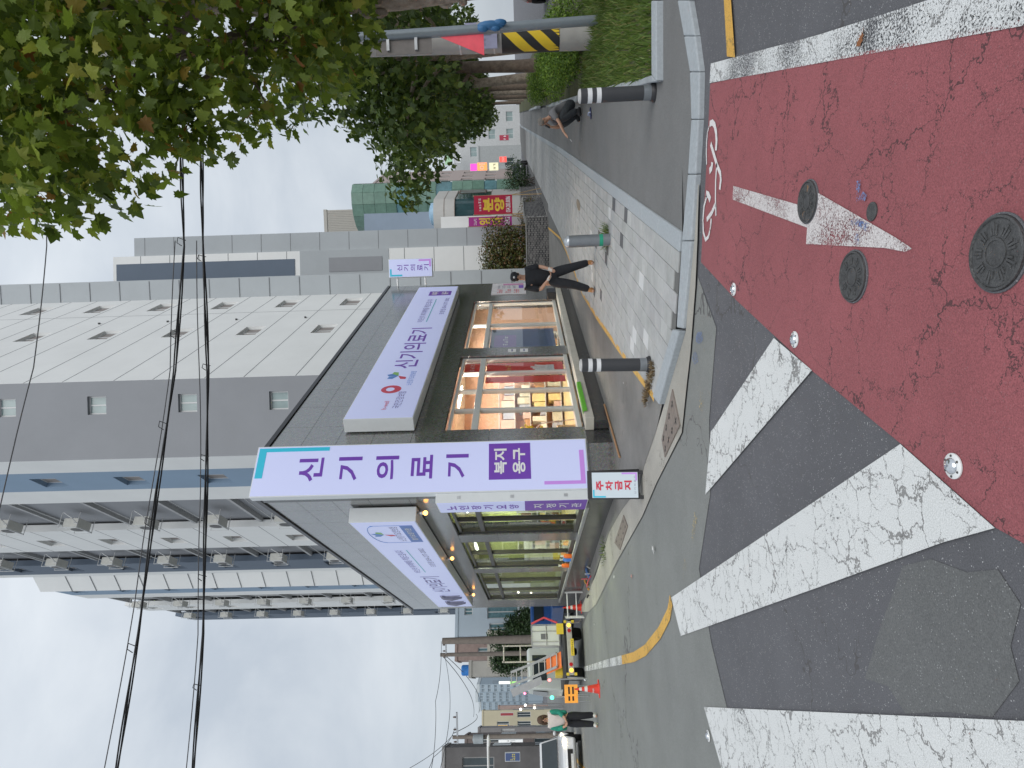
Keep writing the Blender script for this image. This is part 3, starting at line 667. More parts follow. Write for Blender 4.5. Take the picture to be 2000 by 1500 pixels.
MB(M).box(-.05, .4, -.2, .2, .86, .9).build('seat', BLACK, t, bevel=.01); MB(M).box(-.07, -.04, -.2, .2, .9, 1.3).build('backrest', BLACK, t, bevel=.01)
# window graphics inside the glass
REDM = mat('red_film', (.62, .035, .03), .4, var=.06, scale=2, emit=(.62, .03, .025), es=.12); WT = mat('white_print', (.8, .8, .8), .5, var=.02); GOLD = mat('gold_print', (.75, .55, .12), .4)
t = thing('window_poster', FR @ Vector((4.2, .18, .6)), 'tall red poster with white hand drawing inside the large window', 'poster')
MB(FR).box(3.86, 4.62, .17, .176, .62, 2.46).build('sheet', REDM, t)
blur_print(FR, 4.0, 4.5, 1.85, 2.05, .168, GOLD, t, 1, 3)
h = MB(FR)
for k in range(4): h.tube([(4.02 + k*.10, .166, 1.0), (4.06 + k*.10, .166, 1.22 + .05*(k % 3)), (4.09 + k*.10, .166, 1.30 + .05*(k % 3))], .028, 6)
h.box(3.99, 4.42, .164, .169, .84, 1.03).build('hand_drawing', WT, t)
t = thing('window_poster', FR @ Vector((4.2, .18, 2.6)), 'small red poster with white lettering above the tall red one', 'poster')
MB(FR).box(3.84, 4.62, .17, .176, 2.63, 3.0).build('sheet', REDM, t); blur_print(FR, 3.9, 4.58, 2.74, 2.9, .168, WT, t, 1, 6)
t = thing('window_poster', FR @ Vector((3.2, .18, .6)), 'narrow red poster beside the tall red one', 'poster'); MB(FR).box(3.36, 3.72, .17, .176, .62, 2.46).build('sheet', REDM, t)
BLIND = mat('blue_blind', (.10, .15, .30), .5, var=.08, scale=3); t = thing('roller_blind', FR @ Vector((6.4, .2, .6)), 'dark blue blind with a purple print behind the second street window', 'blind')
MB(FR).box(5.45, 7.45, .2, .206, .7, 2.46).build('cloth', BLIND, t); MB(FR).box(5.9, 6.9, .193, .198, 1.75, 2.35).build('print', mat('purple_print', (.22, .12, .40), .5), t)
blur_print(FR, 6.0, 6.8, 1.95, 2.15, .190, WT, t, 1, 4); MB(FR).tube([(5.42, .2, 2.5), (7.48, .2, 2.5)], .03, 10).build('roller', ALU, t)
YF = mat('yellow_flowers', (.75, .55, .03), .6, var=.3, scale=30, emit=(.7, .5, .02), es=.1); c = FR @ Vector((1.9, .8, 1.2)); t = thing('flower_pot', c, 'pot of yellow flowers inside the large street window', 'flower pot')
MB().lathe([(.1, -.3), (.13, 0), (.12, 0)], c, 14).build('pot', mat('terracotta', (.4, .15, .07), .7), t, True)
MB().box(c.x-.2, c.x+.2, c.y-.2, c.y+.2, .44, c.z-.3).build('plinth', WOODP, t)
fb = MB()
for k in range(60):
    a = R.uniform(0, 6.28); rr = R.uniform(0, .26); z = R.uniform(.02, .5); fb.ball((c.x+rr*math.cos(a), c.y+rr*math.sin(a), c.z+z), R.uniform(.02, .045), 6, 4)
tag(fb.build('blossom', YF, t, True), kind='stuff')

# ---------------------------------------------------------------- signs
LAV = mat('lit_lavender', (.52, .55, .75), .35, var=.015, scale=.6, emit=(.50, .56, .92), es=.28); PURP = mat('sign_purple', (.14, .045, .36), .4, var=.03, emit=(.14, .04, .38), es=.15)
CYAN = mat('sign_cyan', (.03, .48, .65), .4, var=.02, emit=(.02, .45, .65), es=.12); PNK = mat('sign_pink', (.52, .25, .70), .4, var=.02, emit=(.5, .22, .7), es=.15); SIDEW = mat('sign_casing', (.68, .71, .72), .35, var=.03)
NAVY = mat('sign_navy', (.10, .07, .30), .4); TEAL = mat('sign_teal', (.15, .55, .60), .4); LRED = mat('logo_red', (.70, .05, .10), .4); LBLU = mat('logo_blue', (.08, .25, .62), .4); LGRN = mat('logo_green', (.25, .55, .12), .4); BOXB = mat('box_blue', (.09, .20, .58), .4); GREYP = mat('grey_print', (.25, .25, .35), .5)
def casing(M, x0, x1, z0, z1, d, t, y0=-.03):
    MB(M).box(x0, x1, y0 - d, y0, z0, z1).build('casing', SIDEW, t, bevel=.008); MB(M).box(x0 + .02, x1 - .02, y0 - d - .006, y0 - d + .002, z0 + .02, z1 - .02).build('face', LAV, t); return y0 - d - .009
# street side
t = thing('fascia_sign', FR @ Vector((.9, -.2, 3.6)), 'long lavender fascia sign over the street windows', 'sign'); FRS = FR
y = casing(FR, .62, 10.75, 3.66, 4.98, .27, t); S = lambda a: a + .15
text(FR, '신기의료기', 3.2, 6.2, 3.98, 4.52, y, PURP, t, .012); text(FR, '어르신의 복지혜택을 책임드립니다', 6.75, 9.15, 4.30, 4.48, y, NAVY, t, .0); MB(FR).box(6.75, 9.15, y - .001, y + .003, 4.20, 4.225).build('underline', TEAL, t)
text(FR, '포항점 054-277-2002', 7.45, 9.25, 3.80, 3.95, y, NAVY, t, .0)
MB(FR).box(9.6, 10.12, y - .001, y + .003, 3.82, 4.52).build('purple_box', PURP, t); text(FR, '복지', 9.68, 10.04, 4.22, 4.44, y - .004, WT, t, .03); text(FR, '용구', 9.68, 10.04, 3.90, 4.12, y - .004, WT, t, .03)
k = MB(FR)
for i in range(20):
    a, b = i*.314, (i+1)*.314; k.add([(2.0+.21*math.cos(a), y, 4.32+.21*math.sin(a)), (2.0+.21*math.cos(b), y, 4.32+.21*math.sin(b)), (2.0+.10*math.cos(b), y, 4.34+.09*math.sin(b)), (2.0+.10*math.cos(a), y, 4.34+.09*math.sin(a))], [(0,1,2,3)])
k.build('ring_logo', LRED, t); text(FR, '국민건강보험', 1.05, 1.86, 3.98, 4.14, y, NAVY, t, .0); text(FR, 'h-well', 1.0, 1.4, 4.24, 4.34, y, LRED, t, .0)
for i, (m_, a) in enumerate(((LBLU, 2.2), (LGRN, .5), (LRED, 3.9), (LBLU, 1.3))): MB(FR).add([(2.75, y, 4.3), (2.75+.2*math.cos(a-.4), y, 4.3+.2*math.sin(a-.4)), (2.75+.27*math.cos(a), y, 4.3+.27*math.sin(a)), (2.75+.2*math.cos(a+.4), y, 4.3+.2*math.sin(a+.4))], [(0,1,2,3)]).build('logo_petal', m_, t)
text(FR, '노인장기요양보험', 2.2, 3.0, 3.93, 4.06, y, LBLU, t, .0)
# side street
t = thing('fascia_sign', FL @ Vector((-1, -.2, 3.6)), 'long lavender fascia sign over the side street windows', 'sign'); y = casing(FL, -13.0, -.72, 3.60, 4.82, .27, t)
text(FL, '신기의료기', -9.4, -6.6, 3.95, 4.46, y, NAVY, t, .01); text(FL, '어르신의 복지혜택을 책임드립니다', -6.0, -3.2, 4.30, 4.48, y, NAVY, t); MB(FL).box(-5.95, -3.2, y - .001, y + .003, 4.20, 4.22).build('underline', TEAL, t); text(FL, '포항점 054-277-2002', -5.2, -3.05, 3.82, 3.97, y, GREYP, t)
MB(FL).box(-2.4, -1.0, y - .001, y + .003, 3.72, 3.96).build('blue_box', BOXB, t); text(FL, '장기요양기관', -2.2, -1.2, 3.78, 3.9, y - .004, WT, t, .02)
for x0, x1, z0, z1 in ((-2.42, -2.405, 3.96, 4.45), (-1.0, -.985, 3.96, 4.5)): MB(FL).box(x0, x1, y - .001, y + .002, z0, z1).build('outline', LBLU, t)
k = MB(FL); k.tube([(-1.7 + .7*math.cos(a*.3142), y + .003, 4.45 + .2*math.sin(a*.3142)) for a in range(11)], .008, 5); k.build('outline', LBLU, t)
for i, (m_, a) in enumerate(((LBLU, 2.2), (LGRN, .5), (LRED, 4.2), (LBLU, 1.3))): MB(FL).add([(-1.7, y, 4.38), (-1.7+.18*math.cos(a-.4), y, 4.38+.18*math.sin(a-.4)), (-1.7+.25*math.cos(a), y, 4.38+.25*math.sin(a)), (-1.7+.18*math.cos(a+.4), y, 4.38+.18*math.sin(a+.4))], [(0,1,2,3)]).build('logo_petal', m_, t)
text(FL, '노인장기요양보험', -2.3, -1.1, 4.02, 4.18, y, GREYP, t)
for i, x in enumerate((-11.9, -10.6)):         # grey drawing of two figures
    g = MB(FL); g.tube([(x, y+.004, 3.75), (x+.1, y+.004, 4.05), (x+.25, y+.004, 4.3), (x+.42, y+.004, 4.36)], [.05, .13, .11, .05], 8); g.tube([(x+.3, y+.004, 4.3), (x+.38, y+.004, 3.78)], .03, 6); g.build('figure_drawing', GREYP, t)
# corner blade facing the crossing
FCS = frame((LA.x - .02, LA.y - .06, 0), RA - LA); t = thing('corner_sign', FCS @ Vector((.4, -.1, .5)), 'tall lavender vertical sign on the shop corner facing the crossing', 'sign')
y = casing(FCS, -.04, .90, .52, 6.30, .17, t, -.02)
for ch, z0, z1 in (('신', 5.09, 5.52), ('기', 4.42, 4.83), ('의', 3.78, 4.18), ('료', 3.19, 3.56), ('기', 2.57, 2.96)): text(FCS, ch, .22, .66, z0, z1, y, PURP, t, .02)
MB(FCS).box(.17, .84, y - .001, y + .003, 1.50, 2.22).build('purple_box', PURP, t); text(FCS, '복지', .27, .74, 1.91, 2.13, y - .004, WT, t, .03); text(FCS, '용구', .27, .74, 1.59, 1.81, y - .004, WT, t, .03)
for nm, m_, bs in (('cyan_corner', CYAN, ((.30, .86, 6.13, 6.26), (.79, .86, 5.02, 6.13))), ('pink_corner', PNK, ((.06, .12, .58, 1.28), (.12, .68, .58, .66)))):
    k = MB(FCS)
    for x0, x1, z0, z1 in bs: k.box(x0, x1, y - .001, y + .003, z0, z1)
    k.build(nm, m_, t)
# projecting blade on the side street: its narrow white edge looks at the crossing, its lettered face down the street
pa = D(1000, 979, 10.72); du = (LB - LA).normalized(); FQ = frame((pa.x + du.x*.62, pa.y + du.y*.62, 0), -du); t = thing('projecting_sign', (pa.x, pa.y, .5), 'narrow purple and white blade sign beside the tall corner sign', 'sign')
MB(FQ).box(0, .62, 0, .17, .55, 3.12).build('casing', SIDEW, t, bevel=.008)
MB(FQ).box(.01, .61, -.006, .0, 1.62, 3.10).build('face', LAV, t); MB(FQ).box(.01, .61, -.006, .0, .57, 1.618).build('purple_face', PURP, t)
for i, ch in enumerate('노인장기요양'): text(FQ, ch, .18, .44, 2.80 - i*.215, 2.97 - i*.215, -.010, PURP, t, .02)
for i, ch in enumerate('지정기관'): text(FQ, ch, .18, .44, 1.30 - i*.215, 1.47 - i*.215, -.010, WT, t, .02)
for z in (.9, 1.8, 2.7): MB(FQ).box(.62, .626, .06, .11, z, z + .06).build('clip', STEEL, t)
# blade sign at the far end of the street facade
FE = frame((RB.x + .12, RB.y + .1, 0), (1, -.06)); t = thing('projecting_sign', FE @ Vector((.3, 0, 4.7)), 'lavender blade sign sticking out from the far end of the shop', 'sign')
MB(FE).box(.2, .86, -.08, .08, 4.72, 6.28).build('casing', SIDEW, t, bevel=.01); MB(FE).box(.22, .84, -.088, -.078, 4.74, 6.26).build('face', LAV, t)
for i, ch in enumerate('신기의료기'): text(FE, ch, .42, .64, 5.80 - i*.24, 5.98 - i*.24, -.092, PURP, t, .01)
MB(FE).box(.24, .30, -.091, -.086, 5.8, 6.24).box(.30, .5, -.091, -.086, 6.18, 6.24).build('cyan_corner', CYAN, t); MB(FE).box(.76, .82, -.091, -.086, 4.77, 5.2).box(.56, .76, -.091, -.086, 4.77, 4.83).build('pink_corner', PNK, t)
MB(FE).tube([(-.1, 0, 5.0), (.2, 0, 5.0)], .025, 8).tube([(-.1, 0, 6.0), (.2, 0, 6.0)], .025, 8).build('bracket', STEEL, t)
# notice on the granite
t = thing('wall_notice', FR @ Vector((11.4, 0, 1.4)), 'white notice with red and black print on the granite by the standing man', 'notice')
MB(FR).box(10.62, 12.1, -.03, -.005, 1.42, 2.58).build('board', mat('notice_white', (.72, .70, .72), .5), t)
blur_print(FR, 10.72, 11.25, 1.6, 2.45, -.033, LRED, t, 3, 4); blur_print(FR, 11.35, 11.75, 1.75, 2.45, -.033, GREYP, t, 4, 5); MB(FR).box(11.8, 12.0, -.034, -.031, 1.5, 2.2).build('picture', mat('notice_pink', (.6, .25, .45), .5), t); MB(FR).box(11.35, 11.75, -.034, -.031, 1.5, 1.66).build('purple_strip', PURP, t)
# folding floor sign
c = G(1256, 945); FA = frame((c.x, c.y, 0), (1, .06)); t = thing('folding_sign', (c.x, c.y, 0), 'black folding floor sign with red lettering standing on the gutter', 'floor sign')
BLK = mat('black_plastic', (.02, .02, .022), .5); AW = mat('sign_white', (.62, .70, .76), .5, var=.02); SRED = mat('lettering_red', (.62, .03, .07), .5)
tilt = Matrix.Rotation(math.radians(-9), 4, 'X'); FAf = FA @ Matrix.Translation((0, -.12, .0)) @ tilt; FAb = FA @ Matrix.Translation((0, .16, 0)) @ Matrix.Rotation(math.radians(9), 4, 'X')
for M_, nm in ((FAf, 'front_board'), (FAb, 'back_board')):
    MB(M_).box(-.19, .19, -.012, .012, .07, .76).box(-.19, -.14, -.012, .012, 0, .07).box(.14, .19, -.012, .012, 0, .07).build(nm, BLK, t, bevel=.006)
MB(FAf).box(-.17, .17, -.017, -.012, .09, .70).build('sheet', AW, t)
for i, ch in enumerate('주차금지'): text(FAf, ch, -.07, .06, .545 - i*.125, .645 - i*.125, -.019, SRED, t, .04)
text(FAf, '신 기 의 료 기', -.12, .12, .115, .14, -.019, GREYP, t); MB(FAf).box(-.165, -.145, -.019, -.0165, .52, .69).box(-.145, -.06, -.019, -.0165, .67, .69).build('cyan_corner', CYAN, t); MB(FAf).box(.145, .165, -.019, -.0165, .1, .3).box(.06, .145, -.019, -.0165, .1, .12).build('pink_corner', PNK, t)
MB(FA).tube([(-.16, -.06, .3), (-.16, .1, .3)], .006, 6).build('strut', STEEL, t)
# orange lamps lighting the side fascia, small boxes, door card
for lb, x in (('orange lamp under the near end of the side fascia sign', -.85), ('orange lamp under the far end of the side fascia sign', -11.5), ('small lamp under the middle of the side fascia sign', -5.2)):
    t = thing('sign_lamp', FL @ Vector((x, -.1, 3.5)), lb, 'lamp', 'lamps under the side fascia')
    MB(FL).lathe([(.04, 3.50), (.04, 3.56), (.02, 3.6)], (x, -.12, 0), 12).build('holder', STEEL, t, True); MB(FL).ball((x, -.12, 3.45), .045, 10, 7).build('bulb', mat('amber_bulb', (1, .6, .2), .4, emit=(1, .42, .10), es=5), t, True)
# ================================================================ BUILDINGS
def wall_holes(M, x0, x1, z0, z1, holes, t=.25, y0=0.):
    """a wall slab from x0..x1, z0..z1 with real openings"""
    m = MB(M); xs_ = sorted({x0, x1, *[min(max(h[i], x0), x1) for h in holes for i in (0, 1)]}); 
    for a, b in zip(xs_, xs_[1:]):
        if b - a < 1e-4: continue
        hs = sorted([(h[2], h[3]) for h in holes if h[0] < (a+b)/2 < h[1]]); z = z0
        for c, d in hs:
            if c > z: m.box(a, b, y0, y0 + t, z, min(c, z1))
            z = max(z, d)
        if z < z1: m.box(a, b, y0, y0 + t, z, z1)
    return m
PGL = mat('far_pane', (.06, .08, .09), .12, var=.3, scale=.6); PGL2 = mat('pale_pane', (.30, .38, .38), .15, var=.2, scale=.8); WFR = mat('window_white', (.62, .63, .63), .5, var=.04)
def win_parts(M, root, h, y=.14, fr=.05, glass=None, frm=None, mull=1):
    x0, x1, z0, z1 = h; f = MB(M)
    f.box(x0, x1, y, y + .06, z0, z0 + fr).box(x0, x1, y, y + .06, z1 - fr, z1).box(x0, x0 + fr, y, y + .06, z0 + fr, z1 - fr).box(x1 - fr, x1, y, y + .06, z0 + fr, z1 - fr)
    for k in range(1, mull + 1): xx = x0 + (x1-x0)*k/(mull+1); f.box(xx - fr/2, xx + fr/2, y, y + .05, z0 + fr, z1 - fr)
    w = f.build('window', frm or WFR, root); MB(M).box(x0 + .01, x1 - .01, y + .02, y + .03, z0 + .01, z1 - .01).build('pane', glass or PGL, w); return w
TG = mat('tower_grey', (.29, .30, .32), .85, var=.05, scale=.5, bump=.1, bscale=20); TW = mat('tower_white', (.80, .81, .80), .85, var=.04, scale=.5, bump=.1, bscale=20); TB = mat('tower_blue', (.25, .35, .47), .85, var=.05, scale=.5); TS = mat('tower_slate', (.13, .165, .215), .85, var=.05, scale=.6); TP = mat('tower_panel', (.42, .45, .47), .85, var=.05, scale=.5)
RECESS = mat('recess_grey', (.42, .425, .43), .85); JOINT = mat('panel_joint', (.22, .23, .24), .9); ACM = mat('aircon_casing', (.62, .62, .58), .55, var=.08); ACD = mat('aircon_grill', (.09, .09, .09), .6); LOUV = mat('window_shade', (.30, .27, .255), .7)
T0, T1 = Vector((.45, 20.0)), Vector((-2.02, 20.0)); T0e = T0 + Vector((.39, 1.0)).normalized()*11.2; T1e = T1 + Vector((-.505, 1.0)).normalized()*18.7
tower = thing('apartment_tower', (-1, 24, 3.45), 'tall grey white and blue apartment tower rising behind the corner shop', 'apartment tower')
Z0, ZT, FLH = 3.45, 36.0, 2.9
MB().prism([(T0.x-.1, T0.y+.6), (T0e.x-.35, T0e.y), (-2, 40), (T1e.x+.5, T1e.y), (T1.x+.1, T1.y+.6)], Z0, ZT - .2).build('core', TG, tower)
fl = [9.3 + FLH*k for k in range(-1, 9)]
FT = frame((T1.x, T1.y, 0), T0 - T1); WT_ = (T0-T1).length
holes = [(1.42, 2.0, z - .30, z + .30) for z in fl]; wall_holes(FT, 0, WT_, Z0, ZT, holes, .3).build('wall', TG, tower)
for h in holes: win_parts(FT, tower, h, .10, .045, PGL2, None, 1)
def joints(M, x0, x1, zs, vx=()):
    m = MB(M)
    for z in zs: m.box(x0, x1, -.004, .01, z - .012, z + .012)
    for x in vx: m.box(x - .012, x + .012, -.004, .01, Z0, ZT)
    return tag(m.build('panel_joints', JOINT, tower), kind='stuff')
FTR = frame((T0.x, T0.y, 0), T0e - T0); LR = (T0e-T0).length
holes = [(4.75, 5.9, z - .35, z + .42) for z in fl] + [(9.0, 10.3, z - .38, z + .42) for z in fl]
wall_holes(FTR, 0.0, LR, Z0, ZT, holes, .3, .0).build('wall', TW, tower)
for h in holes: win_parts(FTR, tower, h, .10, .07, LOUV, None, 1)
joints(FTR, .02, LR, [z + 1.1 for z in fl] + [z - .55 for z in fl], (8.2,))
for z in fl[1:5]: MB(FTR).tube([(7.0, -.06, z + 1.3), (7.0, .02, z + 1.3)], .05, 8).build('vent_cap', ACD, tower)
# left face: columns of its own colours
FTL = frame((T1.x, T1.y, 0), T1 - T1e); LLN = (T1e-T1).length
cols = [(0, 1.15, TW, [], 0), (1.15, 3.05, TB, [(1.7, 2.6, -.35, .55)], 0), (3.05, 4.5, TW, [], 0), (4.5, 8.6, RECESS, [(5.0, 7.6, -.55, .75)], 1), (8.6, 12.4, TW, [(10.2, 11.3, -.3, .5)], 0), (12.4, 15.6, RECESS, [(12.9, 15.0, -.55, .75)], 1), (15.6, 18.0, TS, [(16.2, 17.3, -.3, .5)], 0), (18.0, LLN, TW, [], 0)]
def aircon(M, x, y, z, root):
    a = MB(M).box(x - .42, x + .42, y - .36, y, z, z + .62).build('air_conditioner', ACM, root, bevel=.02)
    MB(M).tube([(x - .08, y - .365, z + .31), (x - .08, y - .375, z + .31)], .24, 16).build('fan_grill', ACD, a)
    b = MB(M)
    for xx in (x - .5, x + .5): b.tube([(xx, y + .2, z - .04), (xx, y - .42, z - .04), (xx, y - .42, z + .7), (xx, y + .2, z + .7)], .018, 5)
    b.box(x - .5, x + .5, y - .42, y - .38, z - .06, z - .02).build('bracket', WFR, a)
    MB(M).tube([(x + .42, y - .2, z + .2), (x + .6, y - .28, z - .1), (x + .78, y - .1, z + .05), (x + .72, y + .15, z + .5)], .018, 5).build('pipe', WFR, a, True)
for a, b, m_, hs, rec in cols:
    H = [(-h[1], -h[0], z + h[2], z + h[3]) for z in fl for h in hs]; y0 = .45 if rec else 0
    wall_holes(FTL, -b, -a, Z0, ZT, H, .3, y0).build('wall', m_, tower)
    for h in H: win_parts(FTL, tower, h, y0 + .16, .05, PGL2 if rec else LOUV, None, 2 if rec else 1)
    if rec:
        for z in fl:
            MB(FTL).box(-b, -a, .20, .45, z + .95, z + 1.08).build('floor_slab', RECESS, tower)
            MB(FTL).tube([(-b + .1, .02, z + .1), (-a - .1, .02, z + .1)], .02, 6).build('railing', WFR, tower)
            aircon(FTL, -(a + (b-a)*.62), .02, z - .95, tower)
joints(FTL, -12.4, -8.6, [z + 1.1 for z in fl] + [z - .4 for z in fl])
# return wall and rear wings
def plain(nm, p, q, z0, z1, m_, t=.3, root=tower):
    M = frame((p[0], p[1], 0), (q[0]-p[0], q[1]-p[1])); L = (Vector(q)-Vector(p)).length; return M, L, MB(M).box(0, L, 0, t, z0, z1).build(nm, m_, root)
plain('wall', (T0e.x - .05, T0e.y), (T0e.x + .95, T0e.y - .05), 0, ZT, TP)
for k in range(22): MB(frame((T0e.x, T0e.y - .01, 0), (1, -.05))).box(0, .9, -.012, .01, 2 + k*1.45, 2.03 + k*1.45).build('joint', JOINT, tower)
wingR = thing('apartment_wing', (7.4, 37.5, 0), 'lower pale panelled wing with a slate stripe right of the apartment tower', 'apartment wing')
Mw = frame((6.38, 37.0, 0), (1, .02)); MB(Mw).box(0, 1.70, 0, 8, 0, 25.4).build('wall', TW, wingR); MB(Mw).box(1.70, 2.80, .1, 8, 0, 24.2).build('wall', TP, wingR)
MB(Mw).box(.12, 1.25, -.03, .0, 14.7, 25.2).build('slate_stripe', TS, wingR); MB(Mw).box(.05, 1.70, -.02, .0, 9.2, 14.4).build('pale_panel', TP, wingR); MB(Mw).box(.42, 1.25, -.05, -.02, 9.6, 12.7).build('blind_window', TG, wingR)
MB(Mw).box(1.72, 3.6, .6, 8, 0, 6.2).build('low_annex', TW, wingR)
jm = MB(Mw)
for k in range(14): jm.box(0, 1.70, -.008, .002, 1.4 + k*1.72, 1.43 + k*1.72).box(1.71, 2.79, .092, .102, 1.2 + k*1.72, 1.23 + k*1.72)
tag(jm.build('panel_joints', JOINT, wingR), kind='stuff')
# rear left wing
wingL = thing('apartment_wing', (-12, 38, 0), 'rear apartment wing with air conditioners seen behind the tower', 'apartment wing')
W0, W1 = Vector((-11.55, 37.9)), Vector((-19.7, 55.0)); MW = frame((W0.x, W0.y, 0), W0 - W1); LW = (W1-W0).length; ZW = 30.7
MB().prism([(W0.x+.5, W0.y+.5), (W0.x+8, W0.y+1), (W1.x+8, W1.y+2), (W1.x+.5, W1.y)], 0, ZW - .1).build('core', TP, wingL)
plain('wall', (-11.6, 37.6), (-10.3, 36.9), 0, ZW, TW, .3, wingL)
for k in range(20): MB(frame((-11.6, 37.58, 0), (1.3, -.7))).box(0, 1.45, -.012, .01, 1.2 + k*1.45, 1.23 + k*1.45).build('joint', JOINT, wingL)
fw2 = [9.0 + FLH*k for k in range(-2, 8)]
for a, b, m_, hs, rec in ((0, 2.6, TB, [(.8, 1.7, -.3, .5)], 0), (2.6, 4.2, TW, [], 0), (4.2, 8.4, RECESS, [(4.8, 7.4, -.55, .75)], 1), (8.4, 11.6, TW, [(9.6, 10.6, -.3, .5)], 0), (11.6, 15.6, RECESS, [(12.2, 14.6, -.55, .75)], 1), (15.6, LW, TS, [(16.4, 17.6, -.3, .5)], 0)):
    H = [(-h[1], -h[0], z + h[2], z + h[3]) for z in fw2 for h in hs]; y0 = .45 if rec else 0
    wall_holes(MW, -b, -a, 0, ZW, H, .3, y0).build('wall', m_, wingL)
    for h in H: win_parts(MW, wingL, h, y0 + .16, .06, PGL2 if rec else LOUV, None, 1)
    if rec:
        for z in fw2:
            MB(MW).box(-b, -a, .20, .45, z + .95, z + 1.08).build('floor_slab', RECESS, wingL)
            if z > 8: aircon(MW, -(a + (b-a)*.6), .02, z - .95, wingL)

def building(name, label, cat, M, w, d, h, wall, holes=(), glass=None, frm=None, mull=1, parapet=.25, group=None, base=None):
    o = M.translation; t = thing(name, (o.x, o.y, o.z), label, cat, group); b = -.6
    wall_holes(M, 0, w, b, h, holes, .25).build('wall', wall, t); MB(M).box(0, w, .45, d, b, h - .02).build('rear_volume', wall, t)
    MB(M).box(0, .25, .25, .45, b, h - .01).build('wall_end', wall, t); MB(M).box(w - .25, w, .25, .45, b, h - .01).build('wall_end', wall, t); MB(M).box(.25, w - .25, .25, .45, h - .3, h - .01).build('lintel', wall, t)
    for q in holes: win_parts(M, t, q, .12, .06, glass, frm, mull)
    if parapet: MB(M).box(-.06, w + .06, -.06, d + .06, h, h + parapet).build('parapet', frm or wall, t)
    return t
def gfr(x, y, d): return frame((x, y, gz(x, y)), d)
BLUEW = mat('blue_grey_render', (.27, .33, .41), .85, var=.05, scale=.6); BEIGE = mat('beige_siding', (.46, .44, .40), .8, var=.04); OFFW = mat('off_white_panel', (.52, .51, .49), .75, var=.05, scale=.8); STONE = mat('pale_stone', (.42, .41, .38), .85, var=.08, scale=2)
# blue-grey wall building and the beige sided one behind it
t = building('rendered_building', 'blue grey rendered building with a dark balcony opening behind the rounded white one', 'building', gfr(8.6, 46, (1, .02)), 4.0, 9, 12.4, BLUEW, [(1.35, 2.55, 6.9, 9.0), (2.55+.5, 3.05+.4, 6.2, 7.0), (2.1, 2.55, 3.9, 4.7), (2.9, 3.35, 3.9, 4.7)], mat('dark_room', (.02, .025, .03), .3), None, 1, 0)
t = building('sided_building', 'beige building with vertical metal siding high behind the green one', 'building', gfr(12.6, 60, (1, -.06)), 4.2, 8, 19.0, BEIGE, [], None, None, 1, .3)
rb = MB(gfr(12.6, 60, (1, -.06)))
for k in range(26): rb.box(.05 + k*.16, .09 + k*.16, -.04, .0, 6, 18.9)
tag(rb.build('siding_ribs', BEIGE, t), kind='stuff')
# rounded white building
cafe = thing('rounded_building', (11.5, 43, gz(11.5, 43)), 'white rounded two storey building with a dark curved window and blue tank', 'building'); gb = gz(12, 43)
def arc(c, r, a0, a1, n): return [(c[0] + r*math.cos(math.radians(a0 + (a1-a0)*k/n)), c[1] + r*math.sin(math.radians(a0 + (a1-a0)*k/n))) for k in range(n+1)]
cc = (11.35, 43.6); outl = [(9.9, 47)] + arc(cc, 1.5, 195, 318, 12) + [(13.9, 45.6), (14.4, 48)]
MB().prism(outl, gb - .5, gb + 3.1).build('ground_storey', OFFW, cafe); MB().prism(outl, gb + 5.5, gb + 6.9).build('upper_band', OFFW, cafe); MB().prism([((p[0]-12)*.97+12, (p[1]-45)*.97+45) for p in outl], gb + 3.1, gb + 5.5).build('curved_glass', mat('teal_glass', (.035, .075, .085), .08, var=.4, scale=.5), cafe)
MB().prism([(13.15, 44.3), (13.9, 45.62), (14.4, 48), (13.4, 47)], gb + 3.1, gb + 5.5).build('upper_wall', OFFW, cafe); MB().prism([(9.88, 47.0), (9.9, 43.25), (10.15, 43.1), (10.5, 47)], gb + 3.1, gb + 5.5).build('upper_wall', OFFW, cafe)
Mc = frame((13.0, 44.05, gb), (.9, 1.55)); win_parts(Mc, cafe, (.5, 1.7, 3.5, 5.4), -.05, .07, PGL2, mat('brown_frame', (.14, .09, .07), .5), 2)
for z in (3.1, 5.5, 6.2): MB().prism([((p[0]-12)*1.008+12, (p[1]-45)*1.008+45) for p in outl], gb + z - .02, gb + z + .02).build('panel_joint', mat('seam_brown', (.3, .26, .23), .8), cafe)
c = D(838, 418, 43.8); tk = thing('water_tank', (c.x, 43.8, gb + 6.9), 'pale blue water tank on the rounded white building', 'water tank'); MB(Matrix.Translation((c.x, 43.9, gb + 6.9))).lathe([(.72, 0), (.78, .1), (.74, .35), (.3, .5), (.05, .52)], n=18).build('tank', mat('tank_blue', (.30, .47, .62), .4), tk, True)
# green curved building, panel by panel
grb = thing('green_building', (16.5, 56, gz(16.5, 56)), 'green curved panel building with ribbon windows beyond the banners', 'building'); gg = gz(16.5, 56)
GP = varmat('green_panel', [(0, (.13, .23, .18)), (.5, (.155, .26, .205)), (1, (.175, .285, .23))], True, .35, .05); RIB = mat('ribbon_glass', (.12, .24, .27), .06, var=.5, scale=.5)
ga = [(14.0, 58.2), (14.4, 56.9), (15.1, 56.0), (16.0, 55.5), (17.0, 55.4), (17.9, 55.9)]
rows = [0.0, 1.1, 2.0, 2.9, 4.0, 5.0, 5.9, 6.8, 8.2, 9.0, 9.8, 10.8, 11.7, 12.6, 13.6, 14.6, 15.6]
MB().prism([(p[0] + .12, p[1] + .25) for p in ga] + [(19.2, 60), (15, 61)], gg - .5, gg + 15.55).build('core', mat('green_core', (.05, .08, .07), .7), grb)
